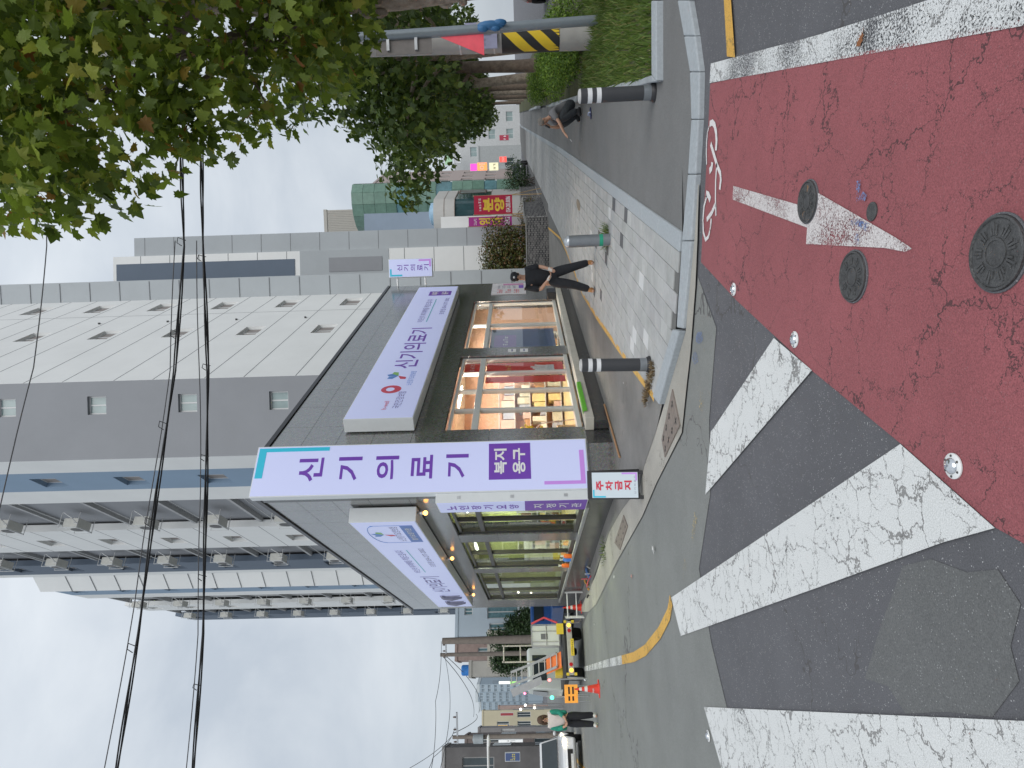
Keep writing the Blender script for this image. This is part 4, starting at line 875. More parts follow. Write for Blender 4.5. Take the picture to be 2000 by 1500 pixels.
for p, q in zip(ga, ga[1:]):
    M = frame((p[0], p[1], gg), (q[0]-p[0], q[1]-p[1])); L = math.hypot(q[0]-p[0], q[1]-p[1])
    for z, z2 in zip(rows, rows[1:]):
        ribbon = z in (6.8, 10.8, 2.9); 
        MB(M).box(.012, L - .012, .05 if ribbon else 0, .1, z + .012, z2 - .012).build('glazing' if ribbon else 'panel', RIB if ribbon else GP, grb)
M = frame((17.9, 55.9, gg), (.85, 2.6)); LG = 2.7
for k in range(8): MB(M).box(0, LG, 0, .15, k*1.95, k*1.95 + 1.1).build('white_band', TW, grb); MB(M).box(0, LG, .06, .12, k*1.95 + 1.1, k*1.95 + 1.95).build('glazing', PGL, grb)
# pinkish shop block with lit signs, pale far blocks
PNKW = mat('pinkish_tile', (.44, .37, .35), .8, var=.06)
t = building('shop_block', 'narrow pinkish block with stacked lit shop signs along the avenue', 'building', gfr(23.6, 74, (.5, 1)), 9, 7, 17.5, PNKW, [(x, x + 1.3, z, z + 1.3) for x in (1, 3.6, 6.2) for z in (3.4, 6.2, 9.0, 11.8, 14.4)], PGL, None, 1, .3)
t = building('shop_block', 'pale wide block at the far end of the avenue', 'building', gfr(36, 112, (1, -.2)), 12, 8, 11.5, mat('far_white', (.55, .56, .56), .8), [(x, x + 1.6, z, z + 1.2) for x in (1, 3.8, 6.6, 9.4) for z in (1.2, 4.3, 7.6)], PGL2, None, 1, .2)
t = building('shop_block', 'grey house with a blue roof sign behind the parked cars', 'building', gfr(31, 100, (1, -.2)), 6, 8, 6.5, mat('far_grey', (.40, .42, .42), .8), [(x, x + 1.2, 1.2, 2.6) for x in (.8, 3.0)], PGL, None, 1, .2)
def lit_sign(lb, M, w, h, body, fc, tc_, es=.5, d=.2, name='shop_sign', cat='sign', group='shop signs along the avenue', vertical=False):
    o = M.translation; t = thing(name, (o.x, o.y, o.z), lb, cat, group); MB(M).box(0, w, 0, d, 0, h).build('casing', SIDEW, t)
    MB(M).box(.03, w - .03, -.015, .0, .03, h - .03).build('face', mat('face_%.2f_%.2f_%.2f_%.1f' % (*fc, es), fc, .5, var=.02, emit=fc, es=es), t)
    if body and body.startswith('#'): blur_print(M, w*.12, w*.88, h*.25, h*.75, -.02, mat('ink_%.2f_%.2f_%.2f' % tc_, tc_, .5), t, 1, len(body))
    elif body: text(M, body, w*.12, w*.88, h*.2, h*.8, -.02, mat('ink_%.2f_%.2f_%.2f' % tc_, tc_, .5), t, .03)
    return t
def sgn(lb, x, y, x2, y2, Y, body, fc, tc_, es=.5, dirx=(1, -.1), **k):
    """a sign whose corners stand where the photo shows them, at distance Y"""
    a, b = D(x2, y, Y), D(x, y2, Y); w = abs(b.x - a.x); h = abs(b.z - a.z); return lit_sign(lb, frame((min(a.x, b.x), Y, min(a.z, b.z)), dirx), w, h, body, fc, tc_, es, **k)
sgn('orange lit sign on the pinkish block', 932, 333, 952, 318, 72, '이', (.9, .28, .08), (.9, .85, .7), 1.2)
sgn('magenta lit sign above the orange one', 918, 334, 932, 320, 72.3, None, (.8, .08, .5), (1, 1, 1), .8)
sgn('pale lit sign below the orange one', 955, 333, 974, 318, 72, '##', (.8, .75, .5), (.12, .1, .08), .7)
sgn('red lit sign over the parked cars', 975, 317, 990, 306, 80, '####', (.8, .1, .08), (.9, .9, .85), .8)
sgn('dark red shop sign farthest down the avenue', 975, 274, 994, 264, 105, '##', (.3, .03, .06), (.9, .9, .9), .3)
sgn('pale green sign board on the far roof', 868, 322, 884, 290, 108, None, (.35, .55, .35), (.2, .3, .2), .2)
sgn('white roof sign with a black letter on the far block', 888, 318, 900, 300, 109, '의', (.75, .76, .75), (.03, .03, .03), .2)

# ---------------- brick wall with bricks of its own
BRO = varmat('dark_brick', [(0, (.03, .03, .034)), (.4, (.06, .06, .065)), (.6, (.17, .16, .16)), (.8, (.05, .05, .055)), (1, (.20, .19, .185))], True, .85); BRS = varmat('dark_bricks', [(0, (.03, .03, .034)), (.4, (.06, .06, .065)), (.6, (.17, .16, .16)), (.8, (.05, .05, .055)), (1, (.20, .19, .185))], False, .85)
MORT = mat('pale_mortar', (.42, .41, .39), .9)
bw = thing('brick_wall', (6.6, 31.8, 0), 'low grey brick wall behind the standing man and along the sidewalk', 'wall'); p0, p1 = Vector((4.9, 32.55)), Vector((8.1, 31.2)); far_end = p1 + ED*26
def brick_run(a, b, h, objs):
    M = frame((a[0], a[1], 0), Vector(b)-Vector(a)); L = (Vector(b)-Vector(a)).length; base = gz(*((Vector(a)+Vector(b))/2)); st = MB(M)
    MB(M).box(0, L, .006, .22, -.4, h + base - .02).build('mortar_core', MORT, bw); n = 0
    for r in range(int(h/.072)):
        x = -.1 if r % 2 else 0
        while x < L - .02:
            x0, x1 = max(0, x + .010), min(L, x + .200); z = base + .01 + r*.072
            if x1 - x0 > .03:
                if objs: MB(M).box(x0, x1, 0 + R.uniform(-.004, .003), .05, z + .010, z + .064).build('brick', BRO, bw); n += 1
                else: st.box(x0, x1, 0 + R.uniform(-.004, .003), .05, z + .010, z + .064)
            x += .21
    if not objs: tag(st.build('far_bricks', BRS, bw), kind='stuff')
    MB(M).box(-.02, L + .02, -.03, .25, h + base - .005, h + base + .045).build('coping', mat('coping_concrete', (.33, .33, .32), .85), bw); return n
brick_run(p0, p1, 1.1, True); brick_run(p1 + ED*.02 + EN*0, p1 + ED*8.2, 1.1, False); pl0 = p1 + ED*8.2; brick_run(pl0 + EN*.06, pl0 + EN*.06 + ED*.5, 1.18, False); brick_run(pl0 + ED*.5, far_end, 1.05, False)
# banners on stands behind the wall
BRED = mat('banner_red', (.45, .01, .05), .6, var=.04); BMAG = mat('banner_magenta', (.40, .03, .26), .6, var=.04); BYEL = mat('banner_yellow', (.80, .55, .05), .6); 
for lb, (x0, y0, x1, y1), m_, big, num in (('wide red banner with big yellow letters on a wooden stand', (925, 417, 1001, 381), BRED, ('분', '양'), '054.283.8086'), ('narrow magenta banner beside the wide red banner', (915, 440, 1000, 424), BMAG, ('임', '대'), '054.2')):
    a, b = D(x1, y0, 36), D(x0, y1, 36); M = frame((a.x, 36, 0), (1, .12)); w = b.x - a.x; z0, z1 = a.z, b.z; t = thing('banner', (a.x, 36, gz(a.x, 36)), lb, 'banner', 'banners behind the brick wall')
    MB(M).box(0, w, 0, .03, z0, z1).build('cloth', m_, t); hh = z1 - z0
    for k, ch in enumerate(big): text(M, ch, w*.14, w*.86, z0 + hh*(.50 - k*.29), z0 + hh*(.76 - k*.29), -.004, BYEL, t, .04)
    blur_print(M, w*.12, w*.88, z0 + hh*.80, z0 + hh*.9, -.004, WT, t, 1, 5); text(M, num, w*.08, w*.92, z0 + hh*.05, z0 + hh*.17, -.004, WT, t, .02)
    for x in (0, w): MB(M).tube([(x, .03, gz(a.x, 36) - .1), (x, .03, z1 + .05)], .025, 6).build('post', WOODP, t)
    for x in (0, w): MB(M).tube([(x, .03, z0 + .1), (x + (.6 if x else -.6), .6, gz(a.x, 36))], .02, 6).build('brace', WOODP, t)
# ================================================================ SIDE STREET: houses, vehicles
ST = Vector((-.50, .866))                                        # direction of the side street, away from the crossing
def row_house(name, lb, x, ya, yb, Y, wall, wins, glass=None, frm=None, d=3.5, cat='house', par=.2, dirx=(.9, .43), mull=1):
    """front wall between the photo's columns ya (right) and yb (left), roof line at row x"""
    a, b = D(x, yb, Y), D(x, ya, Y); w = b.x - a.x; h = a.z - gz(a.x, Y)
    M = frame((a.x, Y, gz(a.x, Y)), dirx); H = [(q[0]*w, q[1]*w, q[2]*h, q[3]*h) for q in wins]
    t = building(name, lb, cat, M, w, d, h, wall, H, glass, frm, mull, par)
    for r_ in range(max(1, int(h/2.8))):
        for k_ in range(2): MB(M).box(w - .02, w + .03, .7 + k_*1.4, 1.6 + k_*1.4, .9 + r_*2.8, min(h - .3, 2.1 + r_*2.8)).build('side_window', glass or PGL, t)
    return t, M, w, h
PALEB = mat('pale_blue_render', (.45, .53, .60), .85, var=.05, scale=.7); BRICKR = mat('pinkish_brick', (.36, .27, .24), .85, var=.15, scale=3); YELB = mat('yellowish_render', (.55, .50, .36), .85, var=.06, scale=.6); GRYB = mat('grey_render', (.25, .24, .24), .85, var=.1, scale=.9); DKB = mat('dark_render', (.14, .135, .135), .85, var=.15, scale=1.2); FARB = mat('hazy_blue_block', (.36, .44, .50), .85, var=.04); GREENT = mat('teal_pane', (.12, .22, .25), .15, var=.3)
row_house('rendered_house', 'pale blue house with teal windows beside the lift truck', 894, 1180, 1243, 45, PALEB, [(.08, .36, .50, .70), (.5, .9, .42, .72), (.62, .85, .86, .94)], GREENT, mull=1)
row_house('garden_house', 'cream low house behind the dark garden trees', 958, 1236, 1300, 41, mat('cream_render', (.55, .52, .44), .85), [(.2, .4, .3, .6), (.6, .8, .3, .6)], GREENT)
row_house('brick_house', 'pinkish brick house with an arched window between the two utility poles', 893, 1258, 1290, 50, BRICKR, [(.3, .7, .52, .80)], GREENT)
row_house('brick_house', 'narrow house carrying a blue water tank', 921, 1294, 1322, 42, STONE, [(.25, .6, .45, .62)], GREENT)
c = D(919, 1309, 43); tk = thing('water_tank', (c.x, 43, c.z), 'bright blue water tank on a flat roof', 'water tank'); MB(Matrix.Translation((c.x, 43, c.z - .02))).lathe([(.30, 0), (.34, .05), (.34, .55), (.28, .62), (.05, .64)], n=16).build('tank', mat('bright_blue', (.04, .22, .62), .4), tk, True)
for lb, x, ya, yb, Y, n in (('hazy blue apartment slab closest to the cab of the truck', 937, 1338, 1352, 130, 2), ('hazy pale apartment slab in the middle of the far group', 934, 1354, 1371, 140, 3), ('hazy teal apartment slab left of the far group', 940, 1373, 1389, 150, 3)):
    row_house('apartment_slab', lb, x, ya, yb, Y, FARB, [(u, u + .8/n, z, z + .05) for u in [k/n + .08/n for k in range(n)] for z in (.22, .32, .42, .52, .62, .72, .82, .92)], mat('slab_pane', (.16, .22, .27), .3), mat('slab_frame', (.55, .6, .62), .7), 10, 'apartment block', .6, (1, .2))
wooded = D(985, 1355, 120)
row_house('shop_house', 'yellowish building with an orange sign down the side street', 944, 1392, 1424, 80, YELB, [(.1, .4, .3, .5), (.6, .9, .3, .5), (.1, .4, .62, .8)], PGL)
row_house('shop_house', 'brown shop front between the far apartments and the yellowish building', 975, 1380, 1393, 95, BRICKR, [(.2, .8, .2, .5)], PGL)
row_house('shop_house', 'grey house behind the crossarm pole', 937, 1424, 1441, 62, GRYB, [(.2, .45, .55, .72), (.6, .85, .55, .72)], PGL)
row_house('shop_house', 'brown house with a tiled parapet behind the white shop sign', 912, 1441, 1474, 50, mat('brown_render', (.20, .165, .155), .85, var=.12), [(.15, .45, .62, .85), (.6, .9, .62, .85), (.2, .8, .1, .3)], PGL)
t, M, w, h = row_house('shop_house', 'dark concrete building at the edge of the photo with a blue sign', 867, 1473, 1560, 40, DKB, [(.04, .30, .60, .86), (.04, .3, .3, .5), (.45, .8, .6, .86)], PGL, mat('grey_frame', (.32, .32, .32), .6))
sgn('white lit shop sign with dark letters over the oncoming car', 973, 1459, 1022, 1446, 48, '#####', (.78, .80, .80), (.04, .04, .05), .6, dirx=(1, .35), group='signs down the side street')
sgn('blue shop sign with yellow print on the dark building', 986, 1487, 1016, 1472, 39, '####', (.05, .08, .18), (.7, .6, .12), .25, dirx=(1, .35), group='signs down the side street')
sgn('orange sign plate on the yellowish building', 972, 1424, 992, 1417, 78, None, (.75, .42, .04), (0, 0, 0), .3, dirx=(1, .35), group='signs down the side street')
sgn('dark red sign strip on the far brown shop front', 977, 1398, 1003, 1393, 78, None, (.28, .04, .05), (0, 0, 0), .2, dirx=(1, .35), group='signs down the side street')
sgn('bright white vertical sign beside the cab of the truck', 974, 1336, 996, 1331, 60, None, (.9, .92, .85), (0, 0, 0), 1.2, dirx=(1, .35), group='signs down the side street')
sgn('green lit vertical sign under the bright white one', 996, 1336, 1016, 1331, 60, None, (.35, .75, .2), (0, 0, 0), .9, dirx=(1, .35), group='signs down the side street')
# little lights far down the street
for k, (x, y, cl, lb) in enumerate(((1026, 1376, (1, .95, .8), 'white headlamp glow far down the side street'), (1044, 1381, (1, .9, .7), 'pair of pale lamps behind the cab'), (1025, 1353, (1, .08, .2), 'red lamp above the cab roof'), (1017, 1384, (1, .95, .85), 'small white street lamp down the side street'))):
    c = D(x, y, 48); t = thing('street_lamp', (c.x, 48, gz(c.x, 48)), lb, 'lamp', 'far lamps'); MB().tube([(c.x, 48, gz(c.x, 48)), (c.x, 48, c.z)], .05, 6).build('post', STEEL, t); MB().ball((c.x, 47.9, c.z), .085, 8, 6).build('bulb', mat('far_bulb_%d' % k, (1, 1, 1), .4, emit=cl, es=5), t)

# ---------------------------------------------------------------- vehicles
TYRE = mat('tyre', (.018, .018, .018), .85); RIM = mat('wheel_rim', (.45, .46, .47), .3, .8); CGL = mat('car_glass', (.03, .04, .045), .06, var=.2, scale=1); LAMPR = mat('tail_red', (.35, .01, .015), .3, emit=(.5, .01, .015), es=.25); AMB = mat('amber_lamp', (.9, .45, .05), .3, emit=(1, .5, .06), es=2.2); HEAD = mat('headlamp_lit', (1, 1, .95), .2, emit=(1, .78, .42), es=14); PLATE = mat('plate_white', (.7, .7, .68), .5)
def wheel(M, x, y, r, w, root):
    t = MB(M @ Matrix.Translation((x, y, r)) @ Matrix.Rotation(math.pi/2, 4, 'Y')).lathe([(r*.62, -w/2), (r*.95, -w/2), (r, -w*.3), (r, w*.3), (r*.95, w/2), (r*.62, w/2)], n=20).build('wheel', TYRE, root, True)
    MB(M @ Matrix.Translation((x, y, r)) @ Matrix.Rotation(math.pi/2, 4, 'Y')).lathe([(.02, -w*.42), (r*.62, -w*.42), (r*.62, w*.42), (.02, w*.42)], n=16).build('rim', RIM, t)
def car(lb, M, L, Wd, H, paint_, lit=False, group=None, suv=False):
    """local x across, y along the car (front at -y), z up"""
    o = M.translation; t = thing('parked_car' if not lit else 'moving_car', o, lb, 'car', group); hw = Wd/2
    zb, zs = .28, H*.56
    prof = [(-L/2, .35), (-L/2 + .04, H*.40), (-L/2 + .18, H*.47), (-L*.24, zs), (L*.46, zs + .02), (L/2 - .03, H*.5), (L/2, .4), (L/2 - .1, zb), (-L/2 + .12, zb)]
    b = MB(); b.side(prof, -hw, hw); b.v = [M @ Vector((v.x*(.93 if v.z > zs - .05 or v.z < .34 else 1) * (.90 if abs(v.y) > L*.46 else 1), v.y, v.z)) for v in b.v]; b.build('body', paint_, t, True, .05)
    gp = [(-L*.25, zs), (-L*.09, H - .02), (L*.05, H), (L*(.36 if suv else .26), H - .03), (L*(.45 if suv else .42), zs)]
    g = MB(); g.side(gp, -hw*.92, hw*.92); g.v = [M @ Vector((v.x*(.80 if v.z > H*.8 else 1), v.y, v.z)) for v in g.v]; g.build('cabin', paint_, t, True, .04)
    def gl(nm, pts): MB(M).add(pts, [tuple(range(len(pts)))]).build(nm, CGL, t)
    zt = H - .12; e = .012; xt = hw*.92*.80; xb = hw*.92
    f = lambda z: xb + (xt - xb)*max(0, (z - zs)/(H - zs)) + e
    gl('windscreen', [(-xb*.93, -L*.25 - .03, zs + .05), (xb*.93, -L*.25 - .03, zs + .05), (xt*.95, -L*.105 - .03, zt + .03), (-xt*.95, -L*.105 - .03, zt + .03)])
    yb_ = L*(.45 if suv else .42); yt = L*(.37 if suv else .28)
    gl('rear_window', [(xb*.9, yb_ - .0 + .01, zs + .08), (-xb*.9, yb_ + .01, zs + .08), (-xt*.9, yt + .05, zt), (xt*.9, yt + .05, zt)])
    for s in (-1, 1):
        for a0, a1, c0, c1 in ((-.20, .06, -.085, .06), (.075, .33, .075, .29)):
            gl('side_window', [(s*f(zs + .04), L*a0, zs + .05), (s*f(zs + .04), L*a1, zs + .05), (s*f(zt), L*c1, zt), (s*f(zt), L*c0, zt)])
        for y in (-L*.31, L*.30): wheel(M, s*(hw - .10), y, .33, .22, t)
        MB(M).ball((s*hw*.70, -L/2 + .07, H*.43), (.17, .08, .08), 10, 6).build('headlight', HEAD if lit else mat('headlamp_off', (.6, .62, .64), .1), t, True)
        MB(M).box(s*hw*.60, s*hw*.86, L/2 - .07, L/2 - .012, H*.46, H*.56).build('taillight', LAMPR, t); MB(M).ball((s*(hw + .08), -L*.16, zs + .1), (.1, .06, .07), 8, 6).build('mirror', paint_, t, True)
    MB(M).box(-hw*.45, hw*.45, -L/2 - .012, -L/2 + .06, .42, H*.37).build('grille', BLACK, t); MB(M).box(-.26, .26, -L/2 - .025, -L/2 - .01, .40, .50).build('number_plate', PLATE, t); MB(M).box(-.26, .26, L/2 + .0, L/2 + .02, .55, .66).build('number_plate', PLATE, t)
    return t
CWHT = mat('white_car_paint', (.66, .67, .68), .25, var=.02, coat=.6); CBLK = mat('black_car_paint', (.02, .02, .024), .2, var=.1, coat=.6); CSIL = mat('silver_car_paint', (.38, .40, .42), .28, .4, var=.03, coat=.5)
def cframe(p, d): return frame((p.x, p.y, gz(p.x, p.y)), (d[0], d[1]))
p = D(1090, 1488, 26.2); car('white car with lit headlamps driving towards the crossing', cframe(p, (.86, .51)), 4.5, 1.84, 1.68, CWHT, True, suv=True)
p = D(1085, 1436, 35); car('white hatchback following behind the woman', frame((p.x, 33, gz(p.x, 33)), (.80, .60)), 4.2, 1.75, 1.5, CWHT, True)
p = G(1026, 318); car('black car parked by the brick wall down the avenue', frame((20.2, 61, gz(20.2, 61)), (.92, -.38)), 4.4, 1.8, 1.5, CBLK, group='cars parked on the avenue'); car('silver car parked in front of the black one down the avenue', frame((22.9, 69, gz(22.9, 69)), (.92, -.38)), 4.4, 1.8, 1.5, CSIL, group='cars parked on the avenue')
car('distant car with bright red lights beyond the tree trunks', frame((17.6, 27.5, gz(17.6, 27.5) + .0), (.92, -.38)), 4.3, 1.8, 1.5, mat('red_car_paint', (.3, .02, .02), .3), True)
car('white car behind the grey fence beside the shop', cframe(D(1010, 1205, 31), (.80, .60)), 4.4, 1.8, 1.5, CWHT)
# lift truck
tp = Vector((-8.98, 21.7)); TM = frame((tp.x, tp.y, gz(tp.x, tp.y)), (.82, .57)); lt = thing('lift_truck', (tp.x, tp.y, gz(tp.x, tp.y)), 'small white lift truck with a tilted work platform parked by the shop', 'truck')
GW = mat('greenish_white', (.60, .64, .60), .35, var=.04); ALM = mat('weathered_aluminium', (.45, .45, .43), .45, .5, var=.12); ORG_ = mat('hazard_orange', (.80, .20, .05), .5); OYEL = mat('lamp_yellow', (.75, .55, .05), .5)
b = MB(TM); b.box(-.82, .82, .05, 4.6, .52, .66).box(-.35, -.2, .1, 4.6, .40, .56).box(.2, .35, .1, 4.6, .40, .56); b.build('chassis', BLACK, lt)
MB(TM).box(-.86, .86, -.06, .04, .40, .58).build('rear_bumper', mat('bumper_silver', (.52, .50, .47), .4, .4), lt, bevel=.01)
for s in (-1, 1):
    MB(TM).tube([(s*.72, -.075, .49), (s*.72, -.055, .49)], .065, 14).build('indicator', AMB, lt); MB(TM).tube([(s*.54, -.075, .49), (s*.54, -.055, .49)], .06, 14).build('tail_lamp', LAMPR, lt)
    wheel(TM, s*.66, .95, .31, .32, lt); wheel(TM, s*.70, 3.9, .32, .2, lt)
    for z in (.36, .62): MB(TM).box(s*.80, s*.88, -.08, -.02, z - .05, z + .04).build('marker', OYEL, lt)
    MB(TM).tube([(s*.86, .3, .62), (s*.9, .3, .1), (s*.98, .3, .02)], .03, 6).build('outrigger', STEEL, lt)
MB(TM).box(-.27, .27, -.085, -.06, .36, .47).build('number_plate', OYEL, lt); blur_print(TM, -.24, .24, .385, .445, -.09, BLACK, lt, 1, 8)
MB(TM).box(-.82, .82, .05, 2.9, .66, .74).build('bed', mat('bed_dark', (.06, .06, .065), .6), lt); MB(TM).box(.45, .8, .0, .06, .68, .92).build('orange_panel', OYEL, lt)
cb = MB(); cb.side([(3.2, .5), (3.2, 1.92), (3.5, 1.98), (4.3, 1.95), (4.75, 1.25), (4.85, .8), (4.8, .45)], -.8, .8); cb.v = [TM @ Vector((v.x*(.9 if v.z > 1.6 else 1), v.y, v.z)) for v in cb.v]; cb.build('cab', GW, lt, True, .05)
MB(TM).box(-.45, .45, 3.17, 3.195, 1.25, 1.78).build('rear_window', CGL, lt, bevel=.02)
for s in (-1, 1): MB(TM).add([(s*.812, 3.5, 1.22), (s*.812, 4.5, 1.22), (s*.75, 4.28, 1.78), (s*.75, 3.5, 1.78)], [(0,1,2,3)]).build('side_window', CGL, lt)
BXM = TM @ Matrix.Translation((.22, .15, .78)) @ Matrix.Rotation(math.radians(-6), 4, 'Z')
MB(BXM).box(-.1, .55, 0, .75, .06, .98).build('work_basket', mat('basket_white', (.62, .64, .61), .5, var=.06, scale=3), lt, bevel=.015)
MB(BXM).box(.1, .28, -.012, 0, .45, .68).build('dark_hatch', mat('hatch_grey', (.15, .15, .16), .6), lt)
bk = MB(BXM)
for x in (-.12, .02, .36, .57): bk.tube([(x, -.02, .04), (x, -.02, 1.0)], .014, 5)
for z in (.06, .5, 1.0): bk.tube([(-.12, -.02, z), (.57, -.02, z)], .014, 5)
tag(bk.build('basket_rails', ALM, lt), kind='stuff')
MB(BXM).tube([(.62, -.05, .1), (.80, -.05, .55), (.60, -.05, 1.0)], .035, 8).build('red_pole', mat('red_tube', (.65, .07, .10), .5), lt, True)
# ladder boom lying back over the cab
for k, (x, zz) in enumerate(((-.55, 0), (-.12, 0))):
    MB(TM).tube([(x, .2, .95), (x - .12, 1.2, 1.75), (x - .2, 2.2, 2.55)], .045, 6).build('boom_rail', ALM, lt)
for k in range(9):
    f = k/8; y = .2 + 2*f; z = .95 + 1.6*f; MB(TM).tube([(-.55 - .2*f, y, z), (-.12 - .2*f, y, z)], .022, 6).build('rung', ALM, lt)
MB(TM).add([(-.6, .15, .8), (-.08, .15, .8), (-.2, .7, 1.3), (-.7, .7, 1.3)], [(0,1,2,3)]).build('orange_panel', ORG_, lt)
MB(TM).add([(-.95, .9, 1.45), (-.72, .9, 1.5), (-.9, 2.2, 2.6), (-1.15, 2.2, 2.5)], [(0,1,2,3)]).build('grey_board', mat('board_grey', (.28, .28, .28), .6), lt)
b = MB(TM)
for x in (-.1, .45): b.tube([(x, 1.6, .8), (x, 1.6, 2.75), (x, 1.55, 2.85)], .03, 6)
b.tube([(-.1, 1.6, 2.8), (.45, 1.6, 2.8)], .03, 6).tube([(-.1, 1.6, 2.2), (.45, 1.6, 2.2)], .025, 6); b.build('upright_frame', mat('frame_cream', (.55, .52, .44), .5), lt)
MB(TM).box(-.75, -.45, .6, 1.1, .75, 1.0).build('tool_box', OYEL, lt, bevel=.01); MB(TM).ball((-.3, .9, .9), (.2, .2, .13), 10, 6).build('green_bag', mat('bag_green', (.03, .25, .14), .7), lt, True)
# blue pickup beyond, roller door, fence
bp = Vector((-8.6, 26.8)); BM = frame((bp.x, bp.y, gz(*bp)), (.82, .57)); bt = thing('blue_pickup', (bp.x, bp.y, gz(*bp)), 'blue pickup mostly hidden behind the lift truck', 'truck'); CBLU = mat('blue_truck_paint', (.03, .10, .30), .35, coat=.4)
MB(BM).box(-.8, .8, 0, 2.6, .5, 1.0).build('bed', CBLU, bt, bevel=.02); MB(BM).box(-.78, .78, 2.7, 4.2, .45, 1.9).build('cab', CBLU, bt, bevel=.08); MB(BM).box(-.6, .6, 2.68, 2.7, 1.3, 1.75).build('rear_window', CGL, bt)
for s in (-1, 1): wheel(BM, s*.66, .7, .31, .2, bt); wheel(BM, s*.66, 3.6, .31, .2, bt)
fx = Vector((-7.75, 25.6)); FM = frame((fx.x, fx.y, gz(*fx)), (.95, .3)); t = thing('storage_cabinet', (fx.x, fx.y, gz(*fx)), 'beige metal storage cabinet at the far end of the shop', 'cabinet')
MB(FM).box(-.35, .55, 0, .6, 0, 1.75).build('body', mat('cabinet_beige', (.45, .42, .33), .6, var=.08), t, bevel=.02); MB(FM).box(-.42, .62, -.03, .66, 1.75, 1.8).build('lid', GRYB, t); MB(FM).box(.0, .04, -.03, 0, .6, .9).build('handle', STEEL, t)
sgn('white lit strip sign at the far end of the shop', 972, 1176, 1015, 1171, 26.3, None, (.8, .82, .85), (0, 0, 0), .8, dirx=(.9, -.3), group='signs down the side street')
# cones, barrier rack, glowing boards
CONE = mat('cone_red', (.72, .05, .03), .55, var=.08); CW_ = mat('cone_white', (.7, .7, .68), .5)
def cone(p, lb, s=1.):
    t = thing('traffic_cone', p, lb, 'traffic cone', 'traffic cones'); M = Matrix.Translation(p) @ Matrix.Scale(s, 4)
    MB(M).box(-.18, .18, -.18, .18, 0, .035).build('base', CONE, t, bevel=.01); f = lambda z: .135 - .115*z/.68
    for nm, a, b, m_ in (('cone', .035, .34, CONE), ('band', .34, .42, CW_), ('cone', .42, .50, CONE), ('band', .50, .57, CW_), ('tip', .57, .70, CONE)): MB(M).lathe([(f(a), a), (f(b), b)], n=18).build(nm, m_, t, True)
    text(M, '주차금지', -.06, .06, .16, .21, -.117, CW_, t, .03)
cone(G(1171, 1345), 'red and white traffic cone on the road behind the lift truck', .9); cone(G(1136, 1186), 'traffic cone inside the white rack by the shop', .95)
c = G(1140, 1182); RM = frame((c.x, c.y, c.z), (1, .25)); t = thing('barrier_rack', c, 'white pipe barrier around a traffic cone by the shop', 'barrier'); 
for x in (-.38, .42): MB(RM).tube([(x, -.1, 0), (x, -.1, .62), (x, .3, .62), (x, .3, 0)], .022, 6).build('side_frame', CW_, t, True)
for z in (.25, .55): MB(RM).tube([(-.38, -.1, z), (.42, -.1, z)], .02, 6).build('rail', CW_, t)
for lb, x, y in (('orange glowing warning board left of the truck', 1090, 1349), ('second orange warning board beside the green lamp', 1097, 1362)):
    a = D(x, y, 19.5); g = gz(a.x, 19.5); t = thing('warning_board', (a.x, 19.5, g), lb, 'warning board', 'warning boards by the truck'); M = frame((a.x, 19.5, 0), (1, .4))
    MB(M).box(-.16, .16, 0, .03, g + .38, g + .78).build('board', mat('board_orange', (.8, .35, .05), .5, emit=(.9, .36, .05), es=.35), t); MB(M).box(-.10, .10, -.01, 0, g + .5, g + .55).box(-.1, .1, -.01, 0, g + .62, g + .67).build('stripe', BLACK, t)
    for xx in (-.12, .12): MB(M).tube([(xx, .015, g), (xx, .015, g + .4)], .012, 6).build('leg', STEEL, t)
c = D(1078, 1361, 20.4); t = thing('signal_lamp', (c.x, 20.4, gz(c.x, 20.4)), 'green signal lamp on a stand beside the truck cab', 'lamp'); MB().tube([(c.x, 20.4, gz(c.x, 20.4)), (c.x, 20.4, c.z)], .02, 6).build('stand', STEEL, t); MB().ball((c.x, 20.35, c.z), .06, 8, 6).build('bulb', mat('green_bulb', (.1, 1, .5), .4, emit=(.05, 1, .45), es=5), t)
c = D(1073, 1327, 20.9); t = thing('signal_lamp', (c.x, 20.9, gz(c.x, 20.9)), 'red signal lamp between the cab and the rear bumper', 'lamp'); MB().tube([(c.x, 20.9, gz(c.x, 20.9)), (c.x, 20.9, c.z)], .02, 6).build('stand', STEEL, t); MB().ball((c.x, 20.85, c.z), .05, 8, 6).build('bulb', mat('red_bulb', (1, .2, .2), .4, emit=(1, .12, .12), es=5), t)
# ================================================================ TREES, PLANTS, POLES, WIRES
LEAF_N = [(0, (.08, .125, .016)), (.35, (.14, .205, .024)), (.6, (.20, .28, .032)), (.85, (.27, .345, .045)), (.955, (.32, .31, .045)), (.985, (.30, .19, .03)), (1, (.30, .12, .03))]
LN = leafmat('plane_leaf', LEAF_N, False, .48); LO = leafmat('plane_leaf_single', LEAF_N, True, .48)
LB_ = leafmat('avenue_leaf', [(0, (.04, .075, .012)), (.5, (.075, .125, .02)), (.85, (.12, .18, .025)), (1, (.17, .22, .035))], False, .3)
HEDGE = leafmat('hedge_leaf', [(0, (.06, .12, .015)), (.5, (.12, .22, .025)), (.85, (.19, .31, .03)), (1, (.26, .36, .05))], False, .3)
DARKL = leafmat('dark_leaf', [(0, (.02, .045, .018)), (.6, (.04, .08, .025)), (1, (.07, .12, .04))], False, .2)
BROWNL = leafmat('brown_leaf', [(0, (.06, .085, .02)), (.45, (.12, .14, .035)), (.75, (.18, .13, .04)), (1, (.22, .10, .05))], False, .25)
